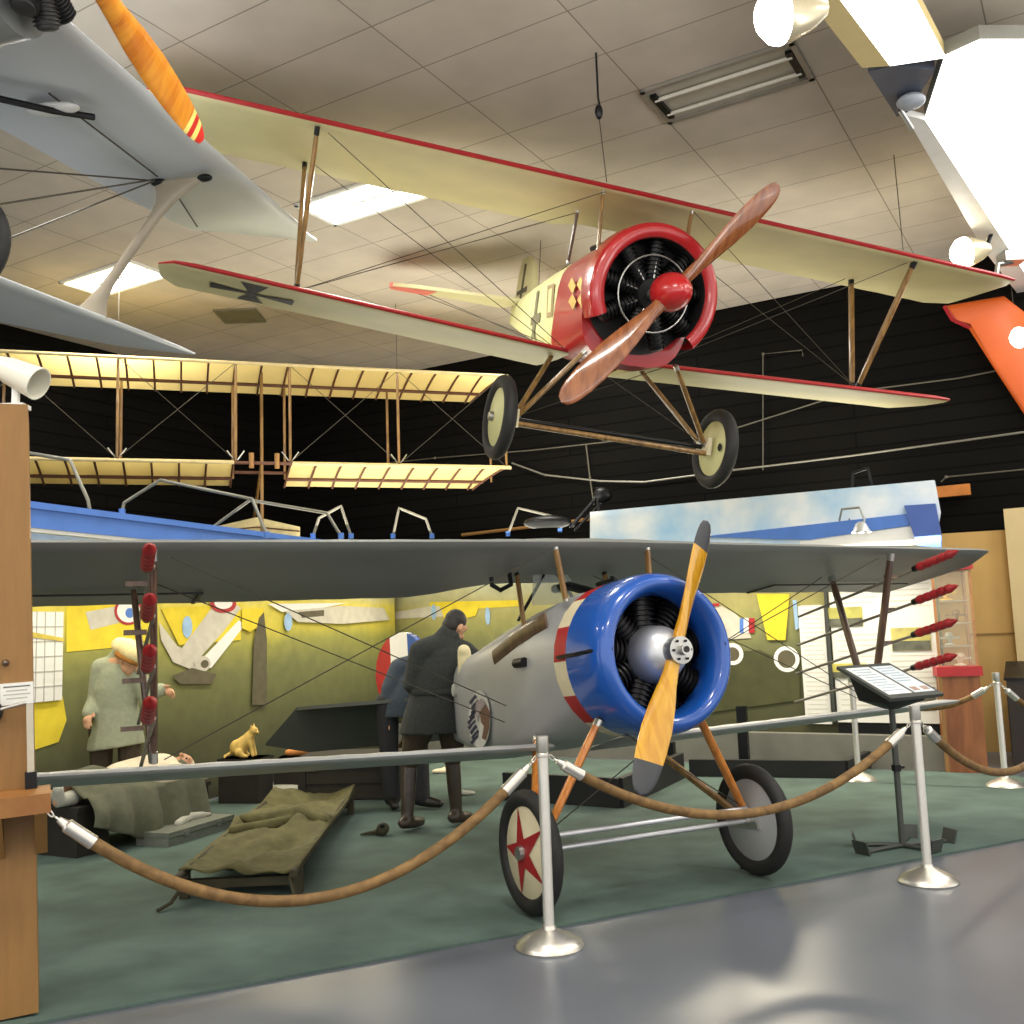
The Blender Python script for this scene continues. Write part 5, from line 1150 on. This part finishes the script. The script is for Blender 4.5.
a=onfloor(352,800); t=thing('crate','dark wooden crate under the tail of the silver biplane','crate',(a.x,a.y+.25,.013),-.1)
B().box((0,0,.2),(.95,.5,.4)).obj('crate_body',m_crate,t)
for z in(.06,.2,.34): B().box((0,-.256,z),(.95,.014,.1)).obj('slat',M('crate_slat',(40,36,27),.8,0,.2,8),t)
for x in(-.44,.44): B().box((x,-.268,.2),(.07,.014,.4)).obj('corner_batten',m_crate,t)
B().box((-.36,-.27,.28),(.1,.012,.03)).obj('stencil_plate',M('worn_plate',(96,90,72),.6,0,.2,20),t)
a=onfloor(262,790); t=thing('folded_cloth','flat pale grey folded cloth on the carpet between the blanket and the dark crate','cloth',(a.x+.08,a.y-.32,.013),.2)
blob('cloth_fold',[('e',(0,0,.02),(.42,.26,.025)),('e',(.1,.06,.05),(.28,.2,.02))],m_pale,t,.014,2); B().box((-.05,-.2,.05),(.08,.03,.02)).obj('buckle',m_dark,t)
a=onfloor(375,836); t=thing('strap_bundle','small dark strap bundle on the carpet right of the canvas stretcher','strap',(a.x,a.y,.013))
blob('strap_coil',[('t',[(-.1,0,.015),(-.02,.03,.02),(.06,.0,.03)],[.012,.018,.03]),('e',(.06,0,.05),(.05,.04,.05))],m_canvasdk,t,.01,1); B().ell((.06,-.03,.08),.02,8,6).obj('buckle',m_dark,t)
a=onfloor(441,773); o=blob('crumpled_paper',[('e',(0,0,.02),(.1,.06,.03)),('e',(.06,.02,.035),(.06,.05,.03))],m_bandage,None,.012,1); o.location=(a.x,a.y,.013); tag(o,'small crumpled pale paper on the carpet between the two airmen legs','paper')
a=onfloor(467,795); o=blob('pale_rag',[('e',(0,0,.018),(.08,.05,.022)),('e',(-.05,.02,.025),(.05,.04,.02))],m_pale,None,.012,1); o.location=(a.x,a.y,.013); tag(o,'small pale rag on the carpet beside the dark coated airman right boot','rag')
# cat sitting beyond the lower wing on a low box
a=at(246,778,Y=9.55); t=thing('pedestal_box','low dark box carrying the tan cat near the painted wall','box',(a.x,a.y,.013),-.2)
hb_=max(.1,at(246,757,Y=9.55).z-.013); B().box((0,0,hb_/2),(.4,.3,hb_)).obj('box_body',m_crate,t); B().box((0,0,hb_-.012),(.42,.32,.024)).obj('box_lid',m_crate,t)
t=thing('cat','small tan cat sitting upright near the painted wall beyond the lower silver wing','cat',(a.x,a.y,.013+hb_),0)
it=[('e',(-.08,0,.1),(.1,.08,.1)),('t',[(-.06,0,.12),(.02,0,.19),(.06,-.01,.25)],[.085,.07,.05]),('e',(.09,-.02,.285),(.05,.045,.045)),('t',[(.11,-.03,.275),(.145,-.045,.265)],[.026,.016]),
 ('t',[(.05,-.03,.2),(.07,-.04,.1),(.09,-.05,.02)],[.03,.022,.02]),('t',[(.05,.03,.2),(.08,.03,.1),(.1,.02,.02)],[.03,.022,.02]),('t',[(-.06,-.07,.06),(-.01,-.08,.02),(.03,-.08,.018)],[.05,.025,.02]),('t',[(-.06,.07,.06),(0,.08,.018)],[.05,.022]),('t',[(.075,-.045,.31),(.07,-.05,.355)],[.018,.006]),('t',[(.085,.015,.31),(.085,.02,.36)],[.018,.006]),('t',[(-.16,0,.05),(-.22,-.05,.02),(-.2,-.12,.015)],[.02,.018,.012])]
cb=blob('body',it,m_cat,t,.009,2); t.scale=(.85,.85,.85)
for sd in(-.028,.018): B().ell((.125,sd-.02,.295),.008,8,6).obj('eye',m_dark,t)
a=at(310,752,Y=10.2); t=thing('tool_roll','orange brown cloth roll on top of a dark chest under the drooping elevator','cloth roll',(a.x,a.y,a.z))
blob('cloth_roll',[('t',[(-.22,0,.0),(-.05,.02,.01),(.2,0,.005)],[.035,.045,.03])],M('orange_brown_cloth',(200,132,70),.8,0,.2,14),t,.012,1); B().tube([(.0,-.045,.01),(.0,.0,.05),(.0,.045,.01)],.012).obj('tie',m_dark,t)
t=thing('chest','dark chest under the orange brown cloth roll beyond the lower silver wing','chest',(a.x+.12,a.y+.05,.013)); hh=a.z-.05-.013
B().box((0,0,hh/2),(.9,.4,hh)).obj('chest_body',m_crate,t); B().box((0,0,hh-.02),(.93,.43,.04)).obj('chest_lid',m_crate,t)
w=bpy.data.worlds.new('world'); bpy.context.scene.world=w; w.use_nodes=True
w.node_tree.nodes['Background'].inputs[0].default_value=(1,.97,.92,1); w.node_tree.nodes['Background'].inputs[1].default_value=1.1
def area(name,loc,rot,size,e,c=(1,.97,.9)):
    l=bpy.data.lights.new(name,'AREA'); l.shape='RECTANGLE'; l.size,l.size_y=size; l.energy=e; l.color=c
    o=bpy.data.objects.new(name,l); C.objects.link(o); o.location=loc; o.rotation_euler=rot; return o
for k,(i,j) in enumerate([(3,-2),(3,-5),(-3,-2),(-3,1),(-6,-5),(9,-2),(-9,-2),(-9,1),(-3,4),(3,4),(9,4)]):
    p=grid(i+.5,j+.5,ZC-.06); area('fluorescent_lamp',p,(0,0,PI/2-GY),(.55,1.15),60)
# warm strip lights under the canopy edges of the diorama
for t in (1.2,3.0,4.8,6.4):
    p=COR+RD*t+RN*.5; area('diorama_lamp',(p.x,p.y,2.3),(.5,0,math.atan2(RD.y,RD.x)+PI),(1.3,.1),8 if t<4 else 32,(1,.88,.66))
for t in (1.5,3.2,4.8,6.2):
    p=COR+LD*t+LN*.55; area('diorama_lamp',(p.x,p.y,2.3),(.5,0,math.atan2(LD.y,LD.x)),(1.3,.1),10,(1,.86,.58))
for (x,y,z,sz,e,c) in ((2,-2,2.6,5,360,(1,.96,.91)),(-3.5,0,2.8,4,150,(1,.96,.91)),(7.5,4,2.8,4,230,(1,.96,.91)),(-1,12,2.75,3.6,110,(1,.93,.78)),(3.2,11.2,2.85,2,40,(1,.93,.8))):
    area('ceiling_fill',(x,y,z),(PI,0,0),(sz,sz),e,c)  # added upward fill in place of bounced light on the ceiling; no fixtures here
sc=bpy.context.scene; sc.view_settings.view_transform='Standard'; sc.view_settings.look='None'; sc.view_settings.gamma=1; sc.view_settings.exposure=0.6
